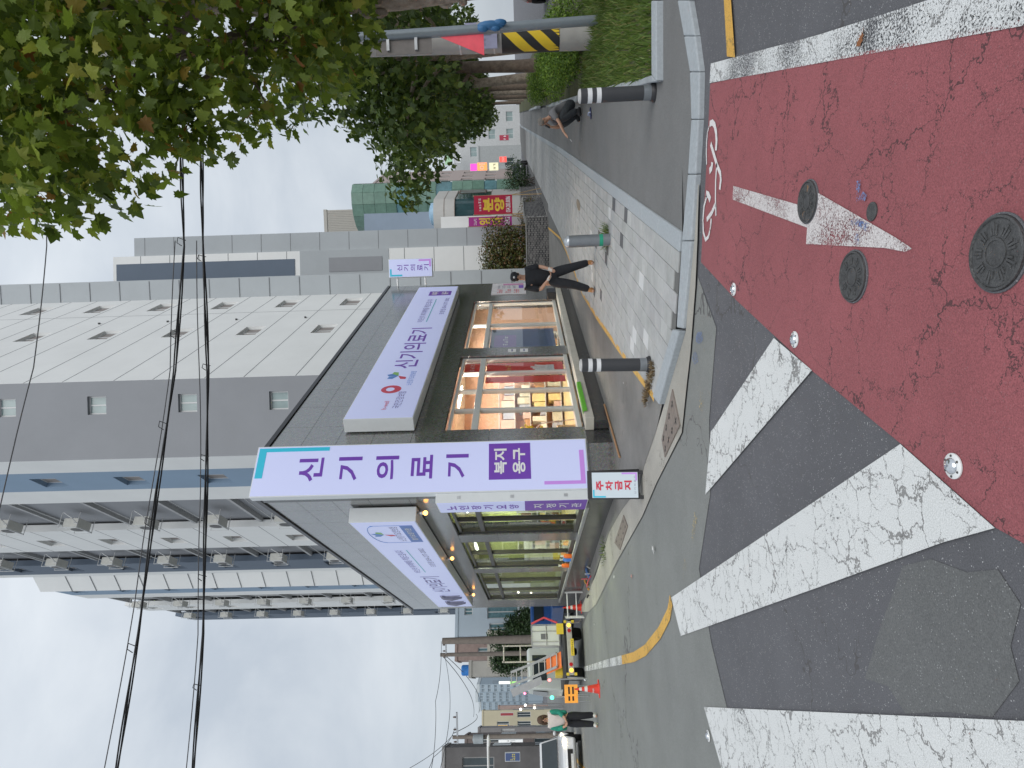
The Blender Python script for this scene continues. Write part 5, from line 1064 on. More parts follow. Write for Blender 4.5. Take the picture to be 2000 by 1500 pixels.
GRASS = leafmat('grass_blade', [(0, (.07, .12, .02)), (.5, (.12, .20, .035)), (.85, (.19, .26, .06)), (1, (.28, .25, .10))], False, .3)
BARK = mat('plane_bark', (.17, .13, .10), .9, var=.5, scale=7, bump=1., bscale=22, col2=(.42, .36, .29)); BARK2 = mat('dark_bark', (.10, .075, .06), .9, var=.5, scale=6, bump=.8, bscale=20, col2=(.22, .17, .13))
half = [(0, 0), (.10, .07), (.36, .02), (.31, .17), (.50, .34), (.34, .39), (.40, .62), (.22, .60), (.13, .80), (0, 1.0)]
LEAF = half + [(-x, y) for x, y in half[-2:0:-1]]
LEAF4 = [(0, 0), (.30, .22), (.42, .55), (.16, .62), (0, 1), (-.2, .66), (-.42, .5), (-.3, .2)]
SMALL = [(0, 0), (.3, .45), (0, 1), (-.3, .45)]
def leaf_pts(shape, p, n, tip, s, q):
    n = n.normalized(); tip = (tip - n*tip.dot(n)).normalized(); sd = tip.cross(n); k = q.uniform(.1, .55); w = q.uniform(.8, 1.15)
    return [p + (sd*x*w + tip*y + n*(-k*x*x - .25*k*y*y + .12*abs(x)))*s for x, y in shape]
def rvec(q):
    while True:
        v = Vector((q.uniform(-1, 1), q.uniform(-1, 1), q.uniform(-1, 1)))
        if .05 < v.length < 1: return v
def foliage(clumps, n, shape, size, q, shell=.55, droop=.6, limit=None):
    m = MB(); tot = sum(c[1][0]*c[1][1] + c[1][2]*c[1][0] for c in clumps); out_ = []
    for c, r in clumps:
        for _ in range(int(n*(r[0]*r[1] + r[2]*r[0])/tot)):
            v = rvec(q); v = v.normalized()*(shell + (1-shell)*q.random()**.7) if q.random() < .75 else v
            p = Vector(c) + Vector((v.x*r[0], v.y*r[1], v.z*r[2]))
            if limit and not limit(p): continue
            nrm = (v*.6 + Vector((0, 0, .5)) + rvec(q)*1.0); tip = rvec(q) + v*.5 + Vector((0, 0, -droop)); s = q.uniform(*size)
            out_.append((p, nrm, tip, s))
    return out_
def leaves_mesh(L, shape, q):
    m = MB(); k = len(shape)
    if k <= 4:
        for p, n, t, s in L: m.v += leaf_pts(shape, p, n, t, s, q); b = len(m.v) - k; m.f.append(list(range(b, b + k)))
    else:
        for p, n, t, s in L:
            b = len(m.v); pts = leaf_pts(shape, p, n, t, s, q); c = leaf_pts([(0, .42)], p, n, t, s, q)[0]; m.v += pts + [c]
            m.f += [[b + i, b + (i+1) % k, b + k] for i in range(k)]
    return m
def limb(m, a, b, r0, r1, q, n=5, wig=.12, seg=8):
    a, b = Vector(a), Vector(b); pts = [a.lerp(b, k/n) + (rvec(q)*wig*(b-a).length*.35 if 0 < k < n else Vector()) for k in range(n+1)]
    m.tube(pts, [r0 + (r1-r0)*k/n for k in range(n+1)], seg); return pts
# the near plane tree whose crown hangs into the picture
q = random.Random(21); nt_ = thing('plane_tree', (6.3, 9.6, 0), 'large plane tree in the foreground with broad yellow green leaves', 'tree', 'plane trees along the avenue')
m = MB(); tr = [(6.3, 9.6, -.1), (6.22, 9.58, 1.0), (6.12, 9.55, 2.2), (5.98, 9.5, 3.3), (5.85, 9.4, 4.6), (5.7, 9.2, 6.2), (5.6, 9, 8.2), (5.5, 8.8, 10)]
m.tube(tr, [.40, .34, .32, .33, .30, .22, .15, .06], 18)
for k in range(46):
    z = q.uniform(.3, 4.5); a = q.uniform(2.2, 5.2); i = min(6, max(0, int(z/1.1))); c = Vector(tr[i]).lerp(Vector(tr[i+1]), .5); m.ball((c.x + .30*math.cos(a), c.y + .30*math.sin(a), z), (q.uniform(.04, .10), q.uniform(.04, .10), q.uniform(.05, .13)), 7, 5)
trunk = m.build('trunk', BARK, nt_, True)
bm_ = MB(); tips = []
for a, b in (((5.95, 9.45, 3.6), (3.9, 8.0, 5.6)), ((5.85, 9.4, 4.4), (3.2, 7.4, 7.2)), ((5.8, 9.3, 5.2), (4.6, 6.6, 7.6)), ((5.7, 9.2, 6.0), (3.0, 8.4, 9.0)), ((5.95, 9.45, 3.4), (5.0, 7.6, 4.6)), ((5.8, 9.3, 5.0), (6.6, 7.4, 7.8))):
    pts = limb(bm_, a, b, .10, .025, q)
    for k in range(5): e = Vector(b).lerp(Vector(a), q.uniform(0, .7)) + rvec(q)*1.0; limb(bm_, Vector(b).lerp(Vector(a), q.uniform(.1, .7)), e, .03, .008, q, 3, .2, 5)
bm_.build('branches', BARK2, nt_, True)
CL = [((4.6, 7.6, 5.9), (1.5, 1.3, 1.1)), ((3.3, 7.3, 6.3), (1.15, 1.1, .95)), ((2.9, 7.0, 7.4), (1.1, 1.1, .9)), ((4.2, 7.2, 7.4), (1.5, 1.4, 1.2)), ((5.6, 7.8, 7.2), (1.7, 1.5, 1.5)), ((3.6, 7.6, 8.6), (1.6, 1.5, 1.1)), ((5.2, 8.2, 9.0), (1.8, 1.6, 1.3)), ((5.0, 8.2, 4.7), (.9, .9, .75)), ((5.9, 8.2, 5.3), (1.1, 1.0, 1.0)), ((3.6, 7.8, 5.35), (.8, .8, .6)), ((4.35, 8.0, 4.35), (.55, .6, .5)), ((2.35, 6.9, 6.6), (.6, .7, .5)), ((5.7, 8.6, 4.1), (.7, .6, .6)), ((3.2, 7.2, 5.55), (.6, .6, .45)), ((4.9, 8.8, 3.95), (.75, .7, .5)), ((5.3, 9.6, 4.6), (1.0, .9, .8)), ((4.1, 8.6, 4.9), (.7, .7, .5)), ((6.0, 8.9, 3.75), (.6, .5, .4))]
L = foliage(CL, 7800, LEAF, (.13, .215), q, .5, .7)
eye = Vector((0, 0, CAM_H)); L.sort(key=lambda e: -(e[3]/max(.1, (e[0]-eye).length)) if abs(e[0].x/e[0].y) < .62 and e[0].z < 1.58 + .85*e[0].y else 0)
crown = leaves_mesh(L[300:], LEAF, q).build('crown', LN, nt_); tag(crown, kind='stuff')
variants = [leaves_mesh([(Vector(), Vector((0, 0, 1)), Vector((0, 1, 0)), 1.0)], LEAF, q) for _ in range(4)]; vm = []
for v in variants:
    me = bpy.data.meshes.new('leaf'); me.from_pydata([tuple(a) for a in v.v], [], v.f); me.materials.append(LO); vm.append(me)
org_t = ORG[nt_]
for i, (p, n, t_, s) in enumerate(L[:300]):
    o = bpy.data.objects.new('leaf', vm[i % 4]); COL.objects.link(o); o.parent = nt_; n = n.normalized(); tp_ = (t_ - n*t_.dot(n)).normalized(); sd = tp_.cross(n)
    mt = Matrix((sd*s, tp_*s, n*s)).transposed().to_4x4(); mt.translation = p - org_t; o.matrix_local = mt
# the row of plane trees down the avenue
for k, (s_, n_, hgt, rad) in enumerate(((12.2, 3.0, 8.6, 3.5), (19, 2.9, 8.3, 3.6), (26.5, 2.9, 8.2, 3.5), (35.5, 2.9, 8.2, 3.4), (44, 2.9, 8.2, 3.2), (54, 2.9, 8.2, 3.2), (66, 2.9, 8.2, 3.2), (80, 2.9, 8.2, 3.4))):
    P = along(s_, n_); g = gz(P.x, P.y); q = random.Random(40 + k)
    lb = ('%s plane tree down the avenue, counted from the striped utility pole' % ('first', 'second', 'third', 'fourth', 'fifth', 'sixth', 'seventh', 'eighth')[k])
    t = thing('plane_tree', (P.x, P.y, g), lb, 'tree', 'plane trees along the avenue'); m = MB(); lean = rvec(q)*.25
    m.tube([(P.x, P.y, g - .1), (P.x + lean.x*.4, P.y, g + 1.4), (P.x + lean.x, P.y + lean.y, g + 3.2), (P.x + lean.x*1.3, P.y, g + 6)], [.26, .21, .19, .09], 12)
    cl = []
    for j in range(13):
        a = q.uniform(0, 6.28); rr = rad*q.uniform(.2, .75); z = g + q.uniform(3.9, hgt - 1.2); c = (P.x + rr*math.cos(a), P.y + rr*math.sin(a), z); cl.append((c, (rad*q.uniform(.35, .5),)*2 + (q.uniform(.8, 1.25),))); limb(m, (P.x + lean.x, P.y, g + 3.0 + q.random()), c, .08, .02, q, 3, .15, 6)
    m.build('trunk', BARK2 if k % 2 else BARK, t, True)
    tag(leaves_mesh(foliage(cl, 7500 if k < 3 else 3000, LEAF4, (.16, .26) if k < 3 else (.24, .38), q, .45, .7), LEAF4, q).build('crown', LB_, t), kind='stuff')
def shrub(name, lb, c, r, n, size, m_, seed, cat='shrub', group=None, stem=True, shape=SMALL, shell=.6):
    q = random.Random(seed); g = gz(c[0], c[1]); t = thing(name, (c[0], c[1], g), lb, cat, group)
    cl = [((c[0] + r[0]*.55*q.uniform(-1, 1), c[1] + r[1]*.55*q.uniform(-1, 1), g + r[2]*q.uniform(.75, 1.35)), (r[0]*q.uniform(.45, .65), r[1]*q.uniform(.45, .65), r[2]*q.uniform(.45, .65))) for _ in range(7)] + [((c[0], c[1], g + r[2]), (r[0]*.8, r[1]*.8, r[2]*.8))]
    tag(leaves_mesh(foliage(cl, n, shape, size, q, shell, .1, lambda p: p.z > g + .03), shape, q).build('foliage', m_, t), kind='stuff')
    if stem:
        m = MB()
        for k in range(5): limb(m, (c[0] + q.uniform(-.2, .2)*r[0], c[1] + q.uniform(-.2, .2)*r[1], g), (c[0] + q.uniform(-.6, .6)*r[0], c[1] + q.uniform(-.6, .6)*r[1], g + r[2]*1.3), .035, .01, q, 3, .2, 5)
        m.build('stems', BARK2, t)
    return t
hp = along(9.3, 2.55); shrub('hedge_shrub', 'bright green rounded hedge bush nearest the striped pole', (hp.x, hp.y), (.95, 1.0, .60), 10000, (.035, .065), HEDGE, 1, group='hedge bushes beside the cycle path')
for k, (s_, lb) in enumerate(((11.2, 'second hedge bush beside the squatting man'), (13.4, 'third hedge bush along the cycle path'), (16.2, 'fourth hedge bush along the cycle path'), (19.8, 'fifth hedge bush along the cycle path'), (25, 'farthest hedge bush along the cycle path'))):
    hp = along(s_, 2.55); shrub('hedge_shrub', lb, (hp.x, hp.y), (.8, 1.1, .55), 5200, (.045, .075), HEDGE, 2 + k, group='hedge bushes beside the cycle path')
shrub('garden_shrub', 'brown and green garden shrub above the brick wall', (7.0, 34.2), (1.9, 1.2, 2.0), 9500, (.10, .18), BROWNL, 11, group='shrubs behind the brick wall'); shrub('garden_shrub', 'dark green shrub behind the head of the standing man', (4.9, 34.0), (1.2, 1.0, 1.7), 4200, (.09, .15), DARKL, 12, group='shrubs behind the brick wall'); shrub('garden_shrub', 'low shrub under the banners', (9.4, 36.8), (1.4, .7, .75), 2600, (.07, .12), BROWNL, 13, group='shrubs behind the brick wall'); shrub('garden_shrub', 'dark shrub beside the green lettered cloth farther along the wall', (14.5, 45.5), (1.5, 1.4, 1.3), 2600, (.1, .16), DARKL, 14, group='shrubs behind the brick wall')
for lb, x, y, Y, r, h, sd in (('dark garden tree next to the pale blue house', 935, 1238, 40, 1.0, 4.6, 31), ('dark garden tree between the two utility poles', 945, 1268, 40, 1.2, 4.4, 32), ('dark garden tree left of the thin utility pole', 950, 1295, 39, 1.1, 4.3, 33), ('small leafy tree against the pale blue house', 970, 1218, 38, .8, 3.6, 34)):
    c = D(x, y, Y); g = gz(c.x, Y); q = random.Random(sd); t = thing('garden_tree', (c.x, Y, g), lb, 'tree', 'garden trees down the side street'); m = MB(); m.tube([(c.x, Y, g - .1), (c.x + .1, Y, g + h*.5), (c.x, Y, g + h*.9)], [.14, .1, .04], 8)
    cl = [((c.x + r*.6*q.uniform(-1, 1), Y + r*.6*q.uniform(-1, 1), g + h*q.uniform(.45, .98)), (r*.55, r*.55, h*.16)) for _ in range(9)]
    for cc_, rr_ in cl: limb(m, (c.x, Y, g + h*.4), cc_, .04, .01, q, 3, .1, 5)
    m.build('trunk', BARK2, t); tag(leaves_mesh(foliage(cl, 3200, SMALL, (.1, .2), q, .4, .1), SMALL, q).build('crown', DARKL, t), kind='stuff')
# grass of the lawn
q = random.Random(5); gm = MB(); far_hedge = 0
for k in range(15000):
    s_ = q.uniform(.5, 9.0)**1.0; n_ = q.uniform(1.5, 5.0); P = along(s_, n_)
    if P.y < 6.86 or n_ < 1.62 and s_ > 2.4 or P.x < 3.22 + .42*(P.y - 6.8): continue
    hgt = q.uniform(.05, .15)*(1.6 if q.random() < .25 else 1); a = q.uniform(0, 6.28); w = .006 + .004*q.random(); d = Vector((math.cos(a), math.sin(a), 0)); ln = Vector((q.uniform(-.6, .6), q.uniform(-.6, .6), 0))*hgt; b = Vector((P.x, P.y, .075))
    gm.v += [b - d*w, b + d*w, b + ln*.4 + Vector((0, 0, hgt*.65)) + d*w*.7, b + ln + Vector((0, 0, hgt)), b + ln*.4 + Vector((0, 0, hgt*.65)) - d*w*.7]; i = len(gm.v) - 5; gm.f.append([i, i+1, i+2, i+3, i+4])
tag(gm.build('grass', GRASS), 'short green grass growing on the lawn corner', 'grass', kind='stuff')
def tuft(name, lb, c, n, r, h, m_, cat, seed, z=.06):
    q = random.Random(seed); m = MB()
    for k in range(n):
        a = q.uniform(0, 6.28); rr = r*math.sqrt(q.random()); b = Vector((c.x + rr*math.cos(a), c.y + rr*math.sin(a), gz(c.x, c.y) + z)); d = Vector((math.cos(a + 1.5), math.sin(a + 1.5), 0))*.006; o_ = Vector((math.cos(a), math.sin(a), 0))*q.uniform(.2, .9)*h + Vector((0, 0, h*q.uniform(.3, 1)))
        m.v += [b - d, b + d, b + o_*.6 + d, b + o_, b + o_*.6 - d]; i = len(m.v) - 5; m.f.append([i, i+1, i+2, i+3, i+4])
    return tag(m.build(name, m_), lb, cat, kind='stuff')
tuft('weeds', 'weeds growing round the foot of the grey bollard', G(1194, 462), 170, .2, .17, GRASS, 'weeds', 3); STRAW = leafmat('dry_straw', [(0, (.12, .075, .035)), (.6, (.2, .14, .07)), (1, (.28, .22, .12))], False, .2)
c0 = G(1282, 745); 
for k in range(4): tuft('dry_weeds', 'dry brown weeds in the kerb corner by the black bollard, %s clump' % ('first', 'second', 'third', 'last')[k], c0 + Vector((.13 - .11*k, -.16 + .16*k, 0)), 120, .11, .05, STRAW, 'weeds', 6 + k, .068)
tuft('weeds', 'green weeds in the joint of the side forecourt', G(1182, 1075), 80, .35, .1, GRASS, 'weeds', 9, .02)

# ---------------------------------------------------------------- utility pole, sign post
CPOLE = mat('pole_concrete', (.36, .35, .33), .85, var=.12, scale=3, bump=.2); HZY = mat('hazard_yellow', (.72, .50, .02), .5, var=.05); HZB = mat('hazard_black', (.015, .015, .016), .55); GPL = mat('grey_plate', (.33, .35, .37), .45, .4)
pp = Vector((6.60, 12.3)); up = thing('utility_pole', (pp.x, pp.y, 0), 'concrete utility pole with a black and yellow hazard band', 'utility pole')
rp = lambda z: .225 - .006*z
MB().tube([(pp.x, pp.y, -.2), (pp.x, pp.y, 6), (pp.x, pp.y, 12)], [rp(0), rp(6), rp(12)], 24).build('shaft', CPOLE, up, True)
MB().tube([(pp.x, pp.y, .72), (pp.x, pp.y, 1.82)], [rp(.72)*1.02, rp(1.8)*1.02], 24).build('hazard_band', HZB, up, True)
for k in range(3):
    m = MB(); n = 24; 
    for i in range(n + 1):
        a = math.pi + i*math.pi/n; z0 = .72 + k*.48 - .55 + .75*(i/n); r_ = rp(1.2)*1.03
        for z in (z0, z0 + .26): m.v.append(Vector((pp.x + r_*math.cos(a), pp.y + r_*math.sin(a), min(1.815, max(.725, z)))))
    for i in range(n): m.f.append([2*i, 2*i+2, 2*i+3, 2*i+1])
    m.build('yellow_stripe', HZY, up)
for z in (1.95, 2.6, 3.6): MB().tube([(pp.x, pp.y, z), (pp.x, pp.y, z + .03)], rp(z)*1.04, 20).build('strap', STEEL, up)
FPx = frame((pp.x, pp.y - .25, 0), (1, -.15)); MB(FPx).box(-.26, .2, -.03, 0, 1.9, 2.5).build('notice_plate', mat('lavender_plate', (.33, .34, .48), .5), up); MB(FPx).box(-.02, .2, -.05, -.031, 2.02, 2.28).build('meter_box', mat('box_grey', (.42, .42, .41), .5), up); blur_print(FPx, -.22, -.06, 2.1, 2.2, -.034, GREYP, up, 1, 2)
sp = Vector((6.28, 11.35)); spo = thing('sign_post', (sp.x, sp.y, 0), 'grey steel sign post with the backs of road signs beside the big trunk', 'sign post')
MB().tube([(sp.x + .12, sp.y, -.1), (sp.x + .02, sp.y, 2.4), (sp.x - .06, sp.y, 5.2)], .085, 16).build('shaft', mat('galvanised_steel', (.27, .31, .34), .5, .5, var=.08), spo, True)
FSx = frame((sp.x, sp.y - .1, 0), (1, -.1)); MB(FSx).box(-.36, .04, .1, .12, 3.05, 4.05).build('sign_back', mat('sign_back_grey', (.24, .22, .21), .6, .3), spo)
for z in (3.3, 3.8): MB(FSx).box(-.3, .0, .06, .1, z, z + .05).build('bracket', STEEL, spo)
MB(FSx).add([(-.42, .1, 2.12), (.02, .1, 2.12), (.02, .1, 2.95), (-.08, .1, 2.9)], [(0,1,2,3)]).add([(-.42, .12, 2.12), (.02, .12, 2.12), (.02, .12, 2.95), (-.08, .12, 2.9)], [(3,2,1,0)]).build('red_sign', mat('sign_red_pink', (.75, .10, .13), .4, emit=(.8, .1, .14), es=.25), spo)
MB(FSx).ball((.02, -.04, 1.98), (.08, .07, .24), 10, 8).ball((-.03, -.05, 2.12), (.07, .05, .10), 9, 6).ball((.05, -.06, 1.82), (.06, .06, .12), 9, 6).ball((-.04, -.05, 1.9), (.05, .05, .09), 9, 6).build('blue_bag', mat('bag_blue', (.04, .17, .38), .5), spo, True)
# bollards
BCH = mat('bollard_charcoal', (.045, .047, .052), .55, var=.08); BGR = mat('bollard_steel', (.27, .29, .31), .4, .6, var=.1, scale=8); REFL = mat('reflective_white', (.72, .73, .74), .35); BTOP = mat('bollard_cap', (.45, .45, .44), .5)
def bollard(p, lb, lean, z0, h=.83, r=.078):
    t = thing('bollard', (p.x, p.y, z0), lb, 'bollard', 'bollards'); M = Matrix.Translation((p.x, p.y, z0)) @ Matrix.Rotation(lean, 4, 'Y')
    MB(M).lathe([(r*1.35, 0), (r*1.35, .02), (r*1.12, .05)], n=22).build('foot', BLK, t, True); MB(M).lathe([(r*1.06, .04), (r*1.04, .13)], n=22).build('collar', BGR, t, True)
    for nm, a, b, m_, k in (('shaft', .12, h - .235, BCH, 1), ('band', h - .235, h - .185, REFL, 1.015), ('shaft', h - .185, h - .135, BCH, 1), ('band', h - .135, h - .085, REFL, 1.015), ('shaft', h - .085, h - .01, BCH, 1)): MB(M).lathe([(r*k, a), (r*k, b)], n=22).build(nm, m_, t, True)
    MB(M).lathe([(r, h - .01), (r*.93, h + .008), (r*.6, h + .016), (.005, h + .018)], n=22).build('cap', BTOP, t, True)
bollard(G(1287, 180), 'dark bollard with two white bands beside the lawn', math.radians(-1), .045); bollard(G(1270, 712, .06), 'black bollard with two white bands in front of the shop', math.radians(1), .06)
p = G(1192, 468, .06); t = thing('bollard', (p.x, p.y, .06), 'plain grey steel bollard with a green band on the sidewalk', 'bollard', 'bollards'); M = Matrix.Translation((p.x, p.y, .06)) @ Matrix.Rotation(math.radians(-1), 4, 'Y')
MB(M).lathe([(.10, -.05), (.10, .70)], n=24).build('shaft', BGR, t, True); MB(M).lathe([(.10, .70), (.093, .735), (.06, .765), (.003, .775)], n=24).build('cap', mat('cap_steel', (.5, .53, .56), .3, .6), t, True); MB(M).lathe([(.1015, .13), (.1015, .19)], n=24).build('green_band', mat('tape_green', (.02, .33, .2), .5), t, True)

# ---------------------------------------------------------------- side street poles and all wires
def pole(lb, x, y, Y, lean=0., arms=(), r=.13, h=None, m_=None, base=0):
    c = D(x, y, Y); g = gz(c.x, Y); t = thing('utility_pole', (c.x, Y, g), lb, 'utility pole', 'utility poles down the side street'); MB().tube([(c.x + lean, Y, g - .2), (c.x, Y, c.z)], [r*1.25, r*.8], 12).build('shaft', m_ or mat('old_pole', (.22, .19, .165), .85, var=.15), t, True)
    for z, w in arms:
        MB().box(c.x - w*.2, c.x + w*.8, Y - .05, Y + .05, c.z - z - .04, c.z - z + .04).build('crossarm', STEEL, t)
        for k in range(3): MB().lathe([(.04, .04), (.05, .1), (.03, .2)], (c.x - w*.15 + k*w*.4, Y, c.z - z), 8).build('insulator', mat('insulator', (.12, .09, .08), .3), t, True)
    return c
c1 = pole('thick utility pole closest to the pale blue house', 864, 1252, 32, r=.19); c2 = pole('slimmer leaning utility pole behind the lift truck', 860, 1279, 38, arms=((.35, .9),), r=.13); c3 = pole('utility pole with crossarm over the oncoming cars', 884, 1440, 33, arms=((.25, 1.6),), r=.11)
t = [o for o in bpy.data.objects if o.get('label') == 'utility pole with crossarm over the oncoming cars'][0]; MB().lathe([(.22, -1.6), (.22, -1.1), (.05, -1.05)], (c3.x, 32.8, c3.z), 12).build('transformer', mat('transformer_grey', (.36, .40, .42), .5), t, True)
p = D(955, 1500, 24); t = thing('street_light', (p.x - 1.2, 24, gz(p.x, 24)), 'white street light arm reaching in at the edge of the photo', 'street light'); q1 = D(953, 1452, 24); MB().tube([(p.x - 1.2, 24, gz(p.x, 24)), (p.x - 1.2, 24, p.z), (p.x, 24, p.z + .02), (q1.x, 24, q1.z)], .045, 8).build('arm', CW_, t, True); MB().ball((q1.x + .1, 24, q1.z - .03), (.24, .1, .07), 10, 6).build('lamp_head', CW_, t, True)
WIRE = mat('cable_black', (.012, .012, .013), .6); WIREG = mat('cable_grey', (.10, .10, .105), .6)
def wire(lb, pts, r, m_=None, sag=0., n=26, bundle=1, group='overhead cables'):
    P = [D(x, y, Y) for x, y, Y in pts]; o = []
    for a, b in zip(P, P[1:]):
        for k in range(n): t_ = k/n; w = a.lerp(b, t_); w.z -= sag*4*t_*(1-t_); o.append(w)
    o.append(P[-1]); t = thing('overhead_cable', o[0], lb, 'cable', group)
    for j in range(bundle): MB().tube([w + Vector((0, .03*j, .014*math.sin(k*.55 + 2.1*j))) for k, w in enumerate(o)], r, 6).build('strand', m_ or WIRE, t, True)
    return t, o
t, o = wire('upper thick black cable bundle crossing before the tower', [(352, 300, 12.2), (358, 480, 12), (340, 723, 11.6), (305, 960, 11.2), (268, 1240, 10.8), (222, 1530, 10.3)], .013, n=8, bundle=3)
for k in (8, 14, 20, 26, 33): w = o[k]; MB().tube([w + Vector((0, 0, .03)), w + Vector((.06, 0, .12)), w + Vector((.16, 0, .10)), w + Vector((.1, 0, -.05))], .008, 5).build('cable_tie', WIRE, t)
t, o = wire('lower thick black cable bundle crossing before the tower', [(392, 300, 12.2), (395, 480, 12), (405, 723, 11.9), (401, 960, 11.8), (395, 1240, 11.7), (374, 1530, 11.6)], .014, n=8, bundle=3)
for k in (9, 16, 22, 29, 35): w = o[k]; MB().tube([w + Vector((0, 0, .03)), w + Vector((.05, 0, .10)), w + Vector((.12, 0, .08)), w + Vector((.08, 0, -.06))], .008, 5).build('cable_tie', WIRE, t)
for lb, pts in (('thin grey wire above the upper cable bundle', [(342, 470, 12), (332, 723, 11.7), (296, 960, 11.4), (262, 1180, 11), (205, 1500, 10.5)]), ('thin grey wire above the lower cable bundle', [(384, 470, 12), (389, 723, 11.9), (392, 960, 11.8), (386, 1240, 11.7), (362, 1530, 11.5)]), ('single thin wire high over the tower', [(95, 430, 11), (91, 480, 10.9), (66, 718, 10.2), (0, 987, 9.4), (-60, 1200, 8.8)])): wire(lb, pts, .009, WIREG, n=6)
wire('thin wire from the crossarm pole to the upper edge of the photo', [(884, 1436, 33), (800, 1500, 27), (740, 1560, 23)], .012, WIREG, .2, 10); wire('second thin wire from the crossarm pole', [(889, 1420, 33), (845, 1480, 28), (790, 1560, 23)], .012, WIREG, .2, 10); wire('third wire running back from the crossarm pole', [(886, 1432, 33), (930, 1395, 60)], .02, WIREG, .5, 12); wire('wire between the two poles beside the truck', [(868, 1279, 38), (861, 1500, 26)], .013, WIREG, .35, 14); wire('long wire rising along the side street', [(862, 1253, 32), (850, 1370, 28), (842, 1500, 24)], .012, WIREG, .1, 10)
wire('slanting wire towards the far poles', [(865, 1282, 38), (925, 1400, 60)], .02, WIREG, .6, 12); wire('second slanting wire towards the far poles', [(872, 1282, 38), (935, 1392, 62)], .02, WIREG, .8, 12)
# ================================================================ PEOPLE
def skin(name, M, pts, edges, rad, m_, parent, sub=2, root=0):
    me = bpy.data.meshes.new(name); me.from_pydata([tuple(M @ Vector(p)) for p in pts], edges, []); o = bpy.data.objects.new(name, me); COL.objects.link(o)
    sk = o.modifiers.new('skin', 'SKIN'); sk.use_smooth_shade = True; lay = me.skin_vertices[0].data
    for i, r in enumerate(rad): lay[i].radius = r if isinstance(r, tuple) else (r, r)
    lay[root].use_root = True; sb = o.modifiers.new('sub', 'SUBSURF'); sb.levels = sub; sb.render_levels = sub
    dg = bpy.context.evaluated_depsgraph_get(); dg.update(); me2 = bpy.data.meshes.new_from_object(o.evaluated_get(dg)); bpy.data.objects.remove(o)
    me2.name = name; me2.materials.clear(); me2.materials.append(m_); o3 = ORG[parent]
    for v in me2.vertices: v.co = v.co - o3
    for p_ in me2.polygons: p_.use_smooth = True
    o = bpy.data.objects.new(name, me2); COL.objects.link(o); o.parent = parent; ORG[o] = o3; return o
class Chain:
    def __init__(s): s.p = []; s.e = []; s.r = []; s.ix = {}
    def add(s, k, p, r, par=None):
        s.ix[k] = len(s.p); s.p.append(p); s.r.append(r)
        if par is not None: s.e.append((s.ix[par], s.ix[k]))
        return s
def V3(a): return Vector(a)
SKIN = mat('skin_tone', (.50, .29, .20), .55, var=.06, scale=9)
def hand(c, side, wrist, pdir, curl, par, key, r=.010):
    """palm and five fingers, rooted at the wrist; pdir points along the hand"""
    w, d = Vector(wrist), Vector(pdir).normalized(); sd = d.cross(Vector((0, 0, 1)))
    sd = (sd if sd.length > .2 else Vector((1, 0, 0))).normalized()*side; nrm = d.cross(sd).normalized()
    c.add(key + 'palm', tuple(w + d*.055), (.036, .018), par)
    for i, (off, ln) in enumerate(((-.030, .062), (-.010, .074), (.010, .070), (.030, .055))):
        a = w + d*.09 + sd*off; b = a + d*ln*.55 + nrm*curl*.35*ln; e = b + d*ln*.45*(1-curl) + nrm*curl*.8*ln*.5
        c.add(key + 'f%da' % i, tuple(a), r*1.05, key + 'palm'); c.add(key + 'f%db' % i, tuple(b), r*.95, key + 'f%da' % i); c.add(key + 'f%dc' % i, tuple(e), r*.8, key + 'f%db' % i)
    a = w + d*.035 - sd*.045; c.add(key + 't1', tuple(a), r*1.2, key + 'palm'); c.add(key + 't2', tuple(a + d*.035 - sd*.015), r, key + 't1'); c.add(key + 't3', tuple(a + d*.06 - sd*.012 + nrm*.01), r*.85, key + 't2')
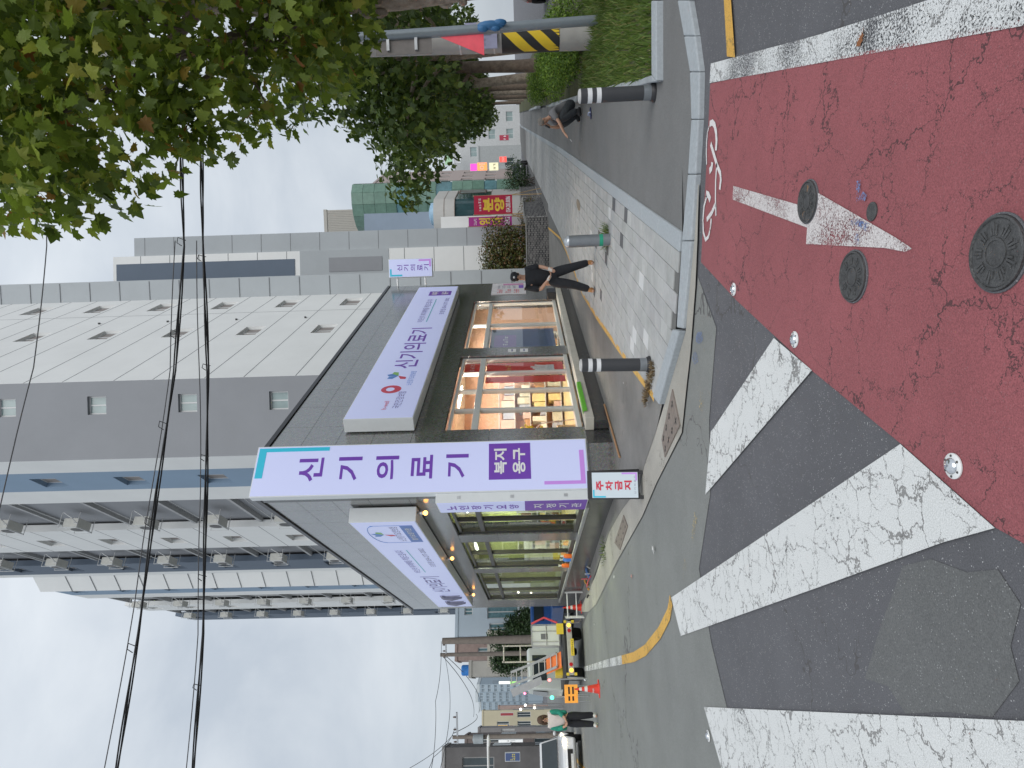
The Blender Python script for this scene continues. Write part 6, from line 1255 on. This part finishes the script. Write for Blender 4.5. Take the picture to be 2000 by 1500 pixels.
def person(lb, base, yaw, J, top, bottom, shoe, hair, top2=None, cap=False, sleeve=.5, curl=.35, pant_r=1., bulk=1., sc=1.):
    t = thing('person', base, lb, 'person'); M = Matrix.Translation(base) @ Matrix.Rotation(yaw, 4, 'Z');
    J = {k: (v if k == 'look' else tuple(Vector(v)*sc)) for k, v in J.items()}; j = {k: Vector(v) for k, v in J.items()}; L = lambda a, b, f: tuple(j[a].lerp(j[b], f))
    c = Chain(); c.add('pelvis', J['pelvis'], (.125, .10)); c.add('spine', L('pelvis', 'chest', .5), (.115, .09), 'pelvis'); c.add('chest', J['chest'], (.14, .10), 'spine'); c.add('neck0', L('chest', 'neck', .75), (.075, .06), 'chest'); c.add('neck', J['neck'], .05, 'neck0')
    hd = j['head'] - j['neck']; c.add('jaw', tuple(j['neck'] + hd*.38), (.062, .066), 'neck'); c.add('face', tuple(j['neck'] + hd*.7), (.076, .088), 'jaw'); c.add('crown', tuple(j['neck'] + hd*1.05), (.066, .075), 'face')
    for s in 'lr':
        c.add('sh' + s, J['sh' + s], .058, 'neck0' if False else 'chest'); c.add('el' + s, J['el' + s], .041, 'sh' + s); c.add('fa' + s, L('el' + s, 'wr' + s, .4), .040, 'el' + s); c.add('wr' + s, J['wr' + s], .026, 'fa' + s)
        hand(c, 1 if s == 'r' else -1, J['wr' + s], j['hd' + s] - j['wr' + s], curl, 'wr' + s, 'h' + s)
        c.add('hip' + s, J['hip' + s], .088, 'pelvis'); c.add('th' + s, L('hip' + s, 'kn' + s, .5), .078, 'hip' + s); c.add('kn' + s, J['kn' + s], .056, 'th' + s); c.add('ca' + s, L('kn' + s, 'an' + s, .35), .054, 'kn' + s); c.add('an' + s, J['an' + s], .036, 'ca' + s); c.add('toe' + s, J['toe' + s], .032, 'an' + s)
    skin('body', M, c.p, c.e, c.r, SKIN, t)
    # clothes over the same joints
    c = Chain(); c.add('waist', L('pelvis', 'chest', -.08), (.15*bulk, .125*bulk)); c.add('spine', L('pelvis', 'chest', .5), (.150*bulk, .122*bulk), 'waist'); c.add('chest', J['chest'], (.168*bulk, .126*bulk), 'spine'); c.add('collar', L('chest', 'neck', .72), (.085, .075), 'chest')
    for s in 'lr': c.add('sh' + s, J['sh' + s], .075, 'chest'); c.add('up' + s, L('sh' + s, 'el' + s, min(1, sleeve*2) * .55), .068*bulk, 'sh' + s); c.add('sl' + s, L('sh' + s, 'el' + s, min(1, sleeve*2)), .064*bulk, 'up' + s)
    if sleeve > .5:
        for s in 'lr': c.add('cu' + s, L('el' + s, 'wr' + s, (sleeve-.5)*2), .050, 'sl' + s)
    skin('shirt', M, c.p, c.e, c.r, top, t)
    c = Chain(); c.add('pelvis', J['pelvis'], (.145, .118)); c.add('belt', L('pelvis', 'chest', .18), (.138, .108), 'pelvis')
    for s in 'lr': c.add('hip' + s, J['hip' + s], .102*pant_r, 'pelvis'); c.add('th' + s, L('hip' + s, 'kn' + s, .5), .092*pant_r, 'hip' + s); c.add('kn' + s, J['kn' + s], .073*pant_r, 'th' + s); c.add('ca' + s, L('kn' + s, 'an' + s, .45), .068*pant_r, 'kn' + s); c.add('an' + s, L('kn' + s, 'an' + s, .97), .058*pant_r, 'ca' + s)
    skin('trousers', M, c.p, c.e, c.r, bottom, t)
    for s in 'lr':
        a, b = j['an' + s], j['toe' + s]; c = Chain(); c.add('heel', tuple(a + (a-b)*.35 + Vector((0, 0, -.045))), .042); c.add('mid', tuple(a.lerp(b, .4) + Vector((0, 0, -.012))), .05, 'heel'); c.add('toe', tuple(b + Vector((0, 0, .004))), .043, 'mid'); c.add('ankle', tuple(a + Vector((0, 0, .05))), .05, 'mid'); skin('shoe', M, c.p, c.e, c.r, shoe, t)
    up = hd.normalized(); fwd = Vector(J['look']).normalized(); fwd = (fwd - up*fwd.dot(up)).normalized(); rt = fwd.cross(up); hc = j['neck'] + hd*.72
    HM = M @ Matrix((rt, fwd, up)).transposed().to_4x4(); HM.translation = M @ hc
    for s in (-1, 1):
        MB(HM).ball((s*.031, .079, .012), (.012, .008, .008), 8, 6).build('eye', mat('eye_dark', (.03, .02, .02), .3), t, True); MB(HM).ball((s*.078, -.004, -.01), (.012, .022, .032), 8, 6).build('ear', SKIN, t, True); MB(HM).tube([(s*.016, .086, .034), (s*.046, .076, .036)], .005, 5).build('eyebrow', hair, t)
    MB(HM).tube([(0, .082, .012), (0, .102, -.022), (0, .086, -.03)], [.007, .014, .009], 8).build('nose', SKIN, t, True); MB(HM).tube([(-.024, .083, -.056), (0, .090, -.055), (.024, .083, -.056)], .0065, 6).build('mouth', mat('lip_tone', (.33, .13, .11), .5), t, True)
    return t, M, HM, j
HAIRG = mat('grey_hair', (.22, .20, .18), .8, var=.3, scale=60, bump=.6, bscale=120); HAIRB = mat('brown_hair', (.085, .045, .025), .65, var=.4, scale=50, bump=.6, bscale=110); HAIRK = mat('black_hair', (.015, .013, .012), .6)
CLK = mat('black_cotton', (.017, .018, .022), .9, var=.25, scale=12, bump=.3, bscale=30); CLP = mat('charcoal_trousers', (.024, .025, .030), .9, var=.25, scale=10, bump=.3, bscale=25); GREYT = mat('grey_tshirt', (.20, .20, .21), .9, var=.12, scale=10, bump=.3, bscale=30); GTRO = mat('grey_trousers', (.052, .058, .066), .9, var=.15, scale=10, bump=.3, bscale=30); BOOT = mat('tan_boot', (.36, .17, .06), .7, var=.15, scale=20); CREAMT = mat('cream_blouse', (.62, .56, .52), .9, var=.06, scale=10, bump=.25, bscale=25); GRNC = mat('green_cardigan', (.02, .24, .17), .9, var=.12, scale=12, bump=.3, bscale=40); SNK = mat('white_sneaker', (.62, .62, .58), .7)
# man in black on the sidewalk
b = G(1162, 540, .06); b.z = .062
J = dict(pelvis=(0, 0, .90), chest=(.01, .01, 1.27), neck=(.02, -.02, 1.46), head=(.035, -.06, 1.65), look=(-.35, -1, -.35), shl=(-.185, .02, 1.385), shr=(.20, .01, 1.385), ell=(-.235, -.04, 1.11), elr=(.235, -.03, 1.11), wrl=(-.07, -.22, .965), wrr=(.15, -.20, .935), hdl=(.03, -.27, .90), hdr=(.08, -.27, .85), hipl=(-.095, 0, .87), hipr=(.095, 0, .87), knl=(-.15, -.05, .48), knr=(.19, -.04, .49), anl=(-.26, .03, .10), anr=(.30, .02, .10), toel=(-.32, -.11, .045), toer=(.25, -.12, .045))
t, M, HM, j = person('man in black cap and clothes with tan boots standing on the sidewalk', b, 0, J, CLK, CLP, BOOT, HAIRK, sleeve=.48, curl=.5, pant_r=1.3, bulk=1.2)
MB(HM).lathe([(.100, .030), (.102, .06), (.092, .10), (.06, .128), (.004, .138)], (0, -.006, 0), 20).build('cap', CLK, t, True); MB(HM).prism([(-.075, .06), (-.06, .14), (0, .168), (.06, .14), (.075, .06)], .034, .046).build('cap_brim', CLK, t); MB(HM).ball((0, .088, .075), (.025, .012, .02), 8, 6).build('cap_badge', WT, t, True)
MB(HM).lathe([(.084, -.03), (.092, .035)], (0, -.014, 0), 18).build('hair', HAIRK, t, True)
for s in 'lr':
    a, e = j['wr' + s], j['hd' + s]; c = Chain(); d = (e-a).normalized(); c.add('cuff', tuple(a - d*.03), .036); c.add('palm', tuple(a + d*.06), (.047, .032), 'cuff'); c.add('knuckle', tuple(a + d*.10), (.044, .030), 'palm'); skin('glove', M, c.p, c.e, c.r, mat('white_glove', (.60, .55, .50), .85, var=.12, scale=30), t)
# squatting man on the cycle path, turned to the left of the photo
b = G(1136, 218, .045); b.z = .047
J = dict(pelvis=(.16, 0, .25), chest=(-.02, .0, .56), neck=(-.13, -.01, .72), head=(-.215, -.02, .865), look=(-1, -.35, -.25), shl=(-.06, -.19, .64), shr=(-.06, .18, .64), ell=(-.30, -.24, .50), elr=(-.27, .13, .46), wrl=(-.54, -.26, .40), wrr=(-.29, .03, .66), hdl=(-.66, -.28, .31), hdr=(-.27, -.01, .76), hipl=(.13, -.10, .24), hipr=(.13, .10, .24), knl=(-.24, -.15, .47), knr=(-.25, .15, .46), anl=(-.01, -.14, .09), anr=(-.01, .14, .09), toel=(-.16, -.15, .045), toer=(-.16, .15, .045))
t, M, HM, j = person('grey haired man in grey shirt squatting on the cycle path with one arm held out', b, 0, J, GREYT, GTRO, mat('dark_sandal', (.03, .03, .032), .7), HAIRG, sleeve=.4, curl=.25, pant_r=1.3, bulk=1.15, sc=1.1)
MB(HM).lathe([(.088, .0), (.094, .035), (.088, .075), (.055, .108), (.004, .118)], (0, -.02, 0), 18).build('hair', HAIRG, t, True)
w = M @ Vector((-.33, -.05, .81)); o = MB(Matrix.Translation(w) @ Matrix.Rotation(.5, 4, 'Y')).box(-.012, .012, -.01, .06, -.06, .06).build('phone', BLACK, None, bevel=.004, org=w); tag(o, 'black phone held by the squatting man', 'phone')
w = M @ Vector((-.76, -.31, .31)); o = MB().tube([w, w + Vector((-.05, 0, -.035))], .005, 6).build('cigarette', WT, None, org=w); tag(o, 'cigarette in the outstretched hand of the squatting man', 'cigarette')
# woman walking on the side street
b = G(1168, 1404); 
J = dict(pelvis=(0, 0, .84), chest=(.0, .0, 1.17), neck=(0, -.01, 1.335), head=(.01, -.04, 1.51), look=(.25, -1, -.2), shl=(-.165, .01, 1.27), shr=(.165, .01, 1.27), ell=(-.225, -.02, 1.02), elr=(.205, -.02, 1.02), wrl=(-.10, -.19, .87), wrr=(.09, -.19, .87), hdl=(0, -.24, .82), hdr=(.0, -.235, .84), hipl=(-.085, 0, .81), hipr=(.085, 0, .81), knl=(-.095, -.04, .45), knr=(.09, -.02, .45), anl=(-.11, -.05, .09), anr=(.09, .04, .09), toel=(-.13, -.19, .045), toer=(.09, -.10, .045))
t, M, HM, j = person('woman in cream blouse, green cardigan and wide black trousers walking on the side street', b, .15, J, CREAMT, CLK, SNK, HAIRB, sleeve=.5, curl=.3, pant_r=1.28)
MB(HM).ball((0, -.018, .035), (.108, .112, .105), 16, 10).build('hair', HAIRB, t, True)
for s in (-1, 1): MB(HM).ball((s*.085, -.015, -.05), (.04, .07, .10), 10, 8).build('hair_side', HAIRB, t, True)
for s in 'lr':
    k = -1 if s == 'l' else 1; c = Chain(); c.add('sh', tuple(j['sh' + s] + Vector((0, 0, .015))), .082); c.add('up', tuple(j['sh' + s].lerp(j['el' + s], .5)), .076, 'sh'); c.add('el', tuple(j['el' + s]), .072, 'up'); c.add('cu', tuple(j['el' + s].lerp(j['wr' + s], .75)), .058, 'el'); skin('cardigan_sleeve', M, c.p, c.e, c.r, GRNC, t)
    c = Chain(); c.add('a', (k*.145, .01, 1.26), (.06, .10)); c.add('b', (k*.155, .0, 1.05), (.055, .125), 'a'); c.add('c', (k*.165, .0, .80), (.05, .13), 'b'); skin('cardigan_front', M, c.p, c.e, c.r, GRNC, t)

# ================================================================ SMALL THINGS
c = G(1683, 92); lf = leaves_mesh([(Vector((c.x, c.y, .016)), Vector((.1, .1, 1)), Vector((1, -.5, .05)), .085)], LEAF, random.Random(3)); tag(lf.build('fallen_leaf', mat('dead_leaf', (.24, .09, .03), .8)), 'single brown fallen leaf on the worn white line', 'leaf')
def litter(lb, x, y, r, m_, cat='litter', z=.02, squash=.4):
    c = G(x, y); q = random.Random(int(x + y)); m = MB(); pts = [Vector((c.x, c.y, c.z + z)) + Vector((q.uniform(-r, r), q.uniform(-r, r)*.8, q.uniform(0, r*squash))) for _ in range(9)]
    for a in range(0, 7): m.add([pts[a], pts[a+1], pts[a+2]], [(0, 1, 2)])
    return tag(m.build('litter', m_), lb, cat)
PAPER = mat('paper_white', (.62, .62, .60), .8)
litter('white scrap of paper on the old asphalt of the side street', 1281, 1072, .07, PAPER); litter('small white scrap beside the gutter', 1203, 1127, .06, PAPER); litter('pinkish scrap on the side street', 1237, 1126, .05, mat('paper_pink', (.5, .3, .25), .8)); litter('white butt on the cycle path near the squatting man', 1141, 271, .025, PAPER, z=.05); litter('small white scrap by the yellow edge line', 1222, 748, .02, PAPER, z=.03); litter('white scrap on the side street near the truck', 1163, 1220, .05, PAPER)
# shoe-like blue bundle near the squatting man
c = G(1155, 221, .045); t = thing('sandal', (c.x, c.y, .047), 'blue and white sandal lying on the cycle path', 'sandal'); M = frame((c.x, c.y, .047), (.9, .4)); c_ = Chain(); MB(M).box(-.13, .13, -.04, .04, 0, .025).build('sole', mat('sandal_navy', (.03, .035, .10), .6), t, bevel=.012); MB(M).tube([(-.02, -.045, .02), (-.02, -.03, .06), (-.02, .03, .06), (-.02, .045, .02)], .016, 6).build('strap', mat('sandal_white', (.4, .45, .6), .6), t, True)
# junk heap at the foot of the side wall
c = G(1156, 1128); q = random.Random(17); cols_ = [(.25, .11, .05), (.55, .10, .12), (.1, .2, .45), (.5, .25, .05), (.4, .4, .38), (.05, .05, .05)]
nm_ = ['brown', 'red', 'blue', 'orange', 'pale grey', 'black']
for k in range(12):
    a = Vector((c.x + q.uniform(-.4, .4) - .3*(k/12), c.y + q.uniform(-.3, .9), c.z + .04)); d = Vector((q.uniform(-.3, .3), q.uniform(-.4, .4), q.uniform(0, .18)))
    m_ = mat('junk_%d' % (k % 6), cols_[k % 6], .7); o = MB().tube([a, a + d*.5 + Vector((0, 0, .02)), a + d], q.uniform(.012, .04), 6).build('scrap_piece', m_, None, org=a); tag(o, '%s scrap in the heap at the foot of the side wall, %s' % (nm_[k % 6], 'nearer one' if k < 6 else 'farther one'), 'scrap', 'scrap heap by the side wall')
c = G(1152, 1102); o = MB(Matrix.Translation(c)).lathe([(.10, .02), (.13, .12), (.10, .26), (.05, .3)], n=12).build('clay_pot', mat('clay_brown', (.24, .10, .05), .7), None, True, org=c); tag(o, 'brown clay pot on the heap by the side wall', 'pot')
# toys on the side ledge
for lb, x, dz, m_ in (('orange bottle on the side window ledge near the corner', 5.6, 0, mat('toy_orange', (.8, .16, .02), .5)), ('blue spray bottle on the side window ledge', 6.05, 0, mat('toy_blue', (.08, .25, .7), .4)), ('orange white bottle farthest on the side window ledge', 6.9, 0, mat('toy_orange', (.8, .16, .02), .5))):
    w = FL @ Vector((-x, -.05, .505)); t = thing('bottle', w, lb, 'bottle', 'bottles on the side ledge'); MB(Matrix.Translation(w)).lathe([(.055, 0), (.06, .03), (.055, .16), (.025, .20)], n=12).build('body', m_, t, True); MB(Matrix.Translation(w)).lathe([(.022, .2), (.022, .24), (.03, .25), (.03, .28)], n=10).build('cap', WT, t, True)
w = FR @ Vector((10.1, -.13, .46)); t = thing('loudspeaker', w, 'dark loudspeaker box on the shop ledge behind the standing man', 'loudspeaker'); M = FR @ Matrix.Translation((10.1, -.13, .46)); MB(M).box(-.28, .28, -.1, .12, 0, .30).build('cabinet', BLK, t, bevel=.015); MB(M).box(-.24, .24, -.112, -.1, .04, .26).build('grill', mat('speaker_grill', (.06, .065, .08), .7), t)
w = FR @ Vector((1.55, -.15, .465)); t = thing('green_cloth', w, 'bright green cloth strip lying on the near end of the shop ledge', 'cloth'); m = MB(FR)
for k in range(9): m.add([(.75 + k*.16, -.275, .470 + .008*(k % 2)), (.91 + k*.16, -.275, .470 + .008*((k+1) % 2)), (.91 + k*.16, -.20, .478), (.75 + k*.16, -.20, .478)], [(0, 1, 2, 3)]); m.add([(.75 + k*.16, -.275, .470 + .008*(k % 2)), (.91 + k*.16, -.275, .470 + .008*((k+1) % 2)), (.91 + k*.16, -.29, .40), (.75 + k*.16, -.29, .40)], [(3, 2, 1, 0)])
m.build('cloth', mat('cloth_green', (.12, .42, .03), .8), t)
a, b_ = G(1182, 790, .03), G(1212, 893, .03); a.z = b_.z = .045; o = MB().tube([a, b_], .018, 8).build('wooden_stick', mat('stick_wood', (.36, .20, .10), .7), None, True, org=a); tag(o, 'long wooden stick lying in front of the shop corner', 'stick')
for lb, z in (('small white card on the granite pier between the street windows', 1.75), ('second small card on the granite pier, lower', 1.45)):
    w = FR @ Vector((5.0, -.01, z)); t = thing('wall_card', w, lb, 'card', 'cards on the granite pier'); MB(FR).box(4.92, 5.14, -.012, -.002, z, z + .2).build('sheet', WT, t); MB(FR).box(4.95, 5.11, -.015, -.012, z + .08, z + .12).build('print', GREYP, t)
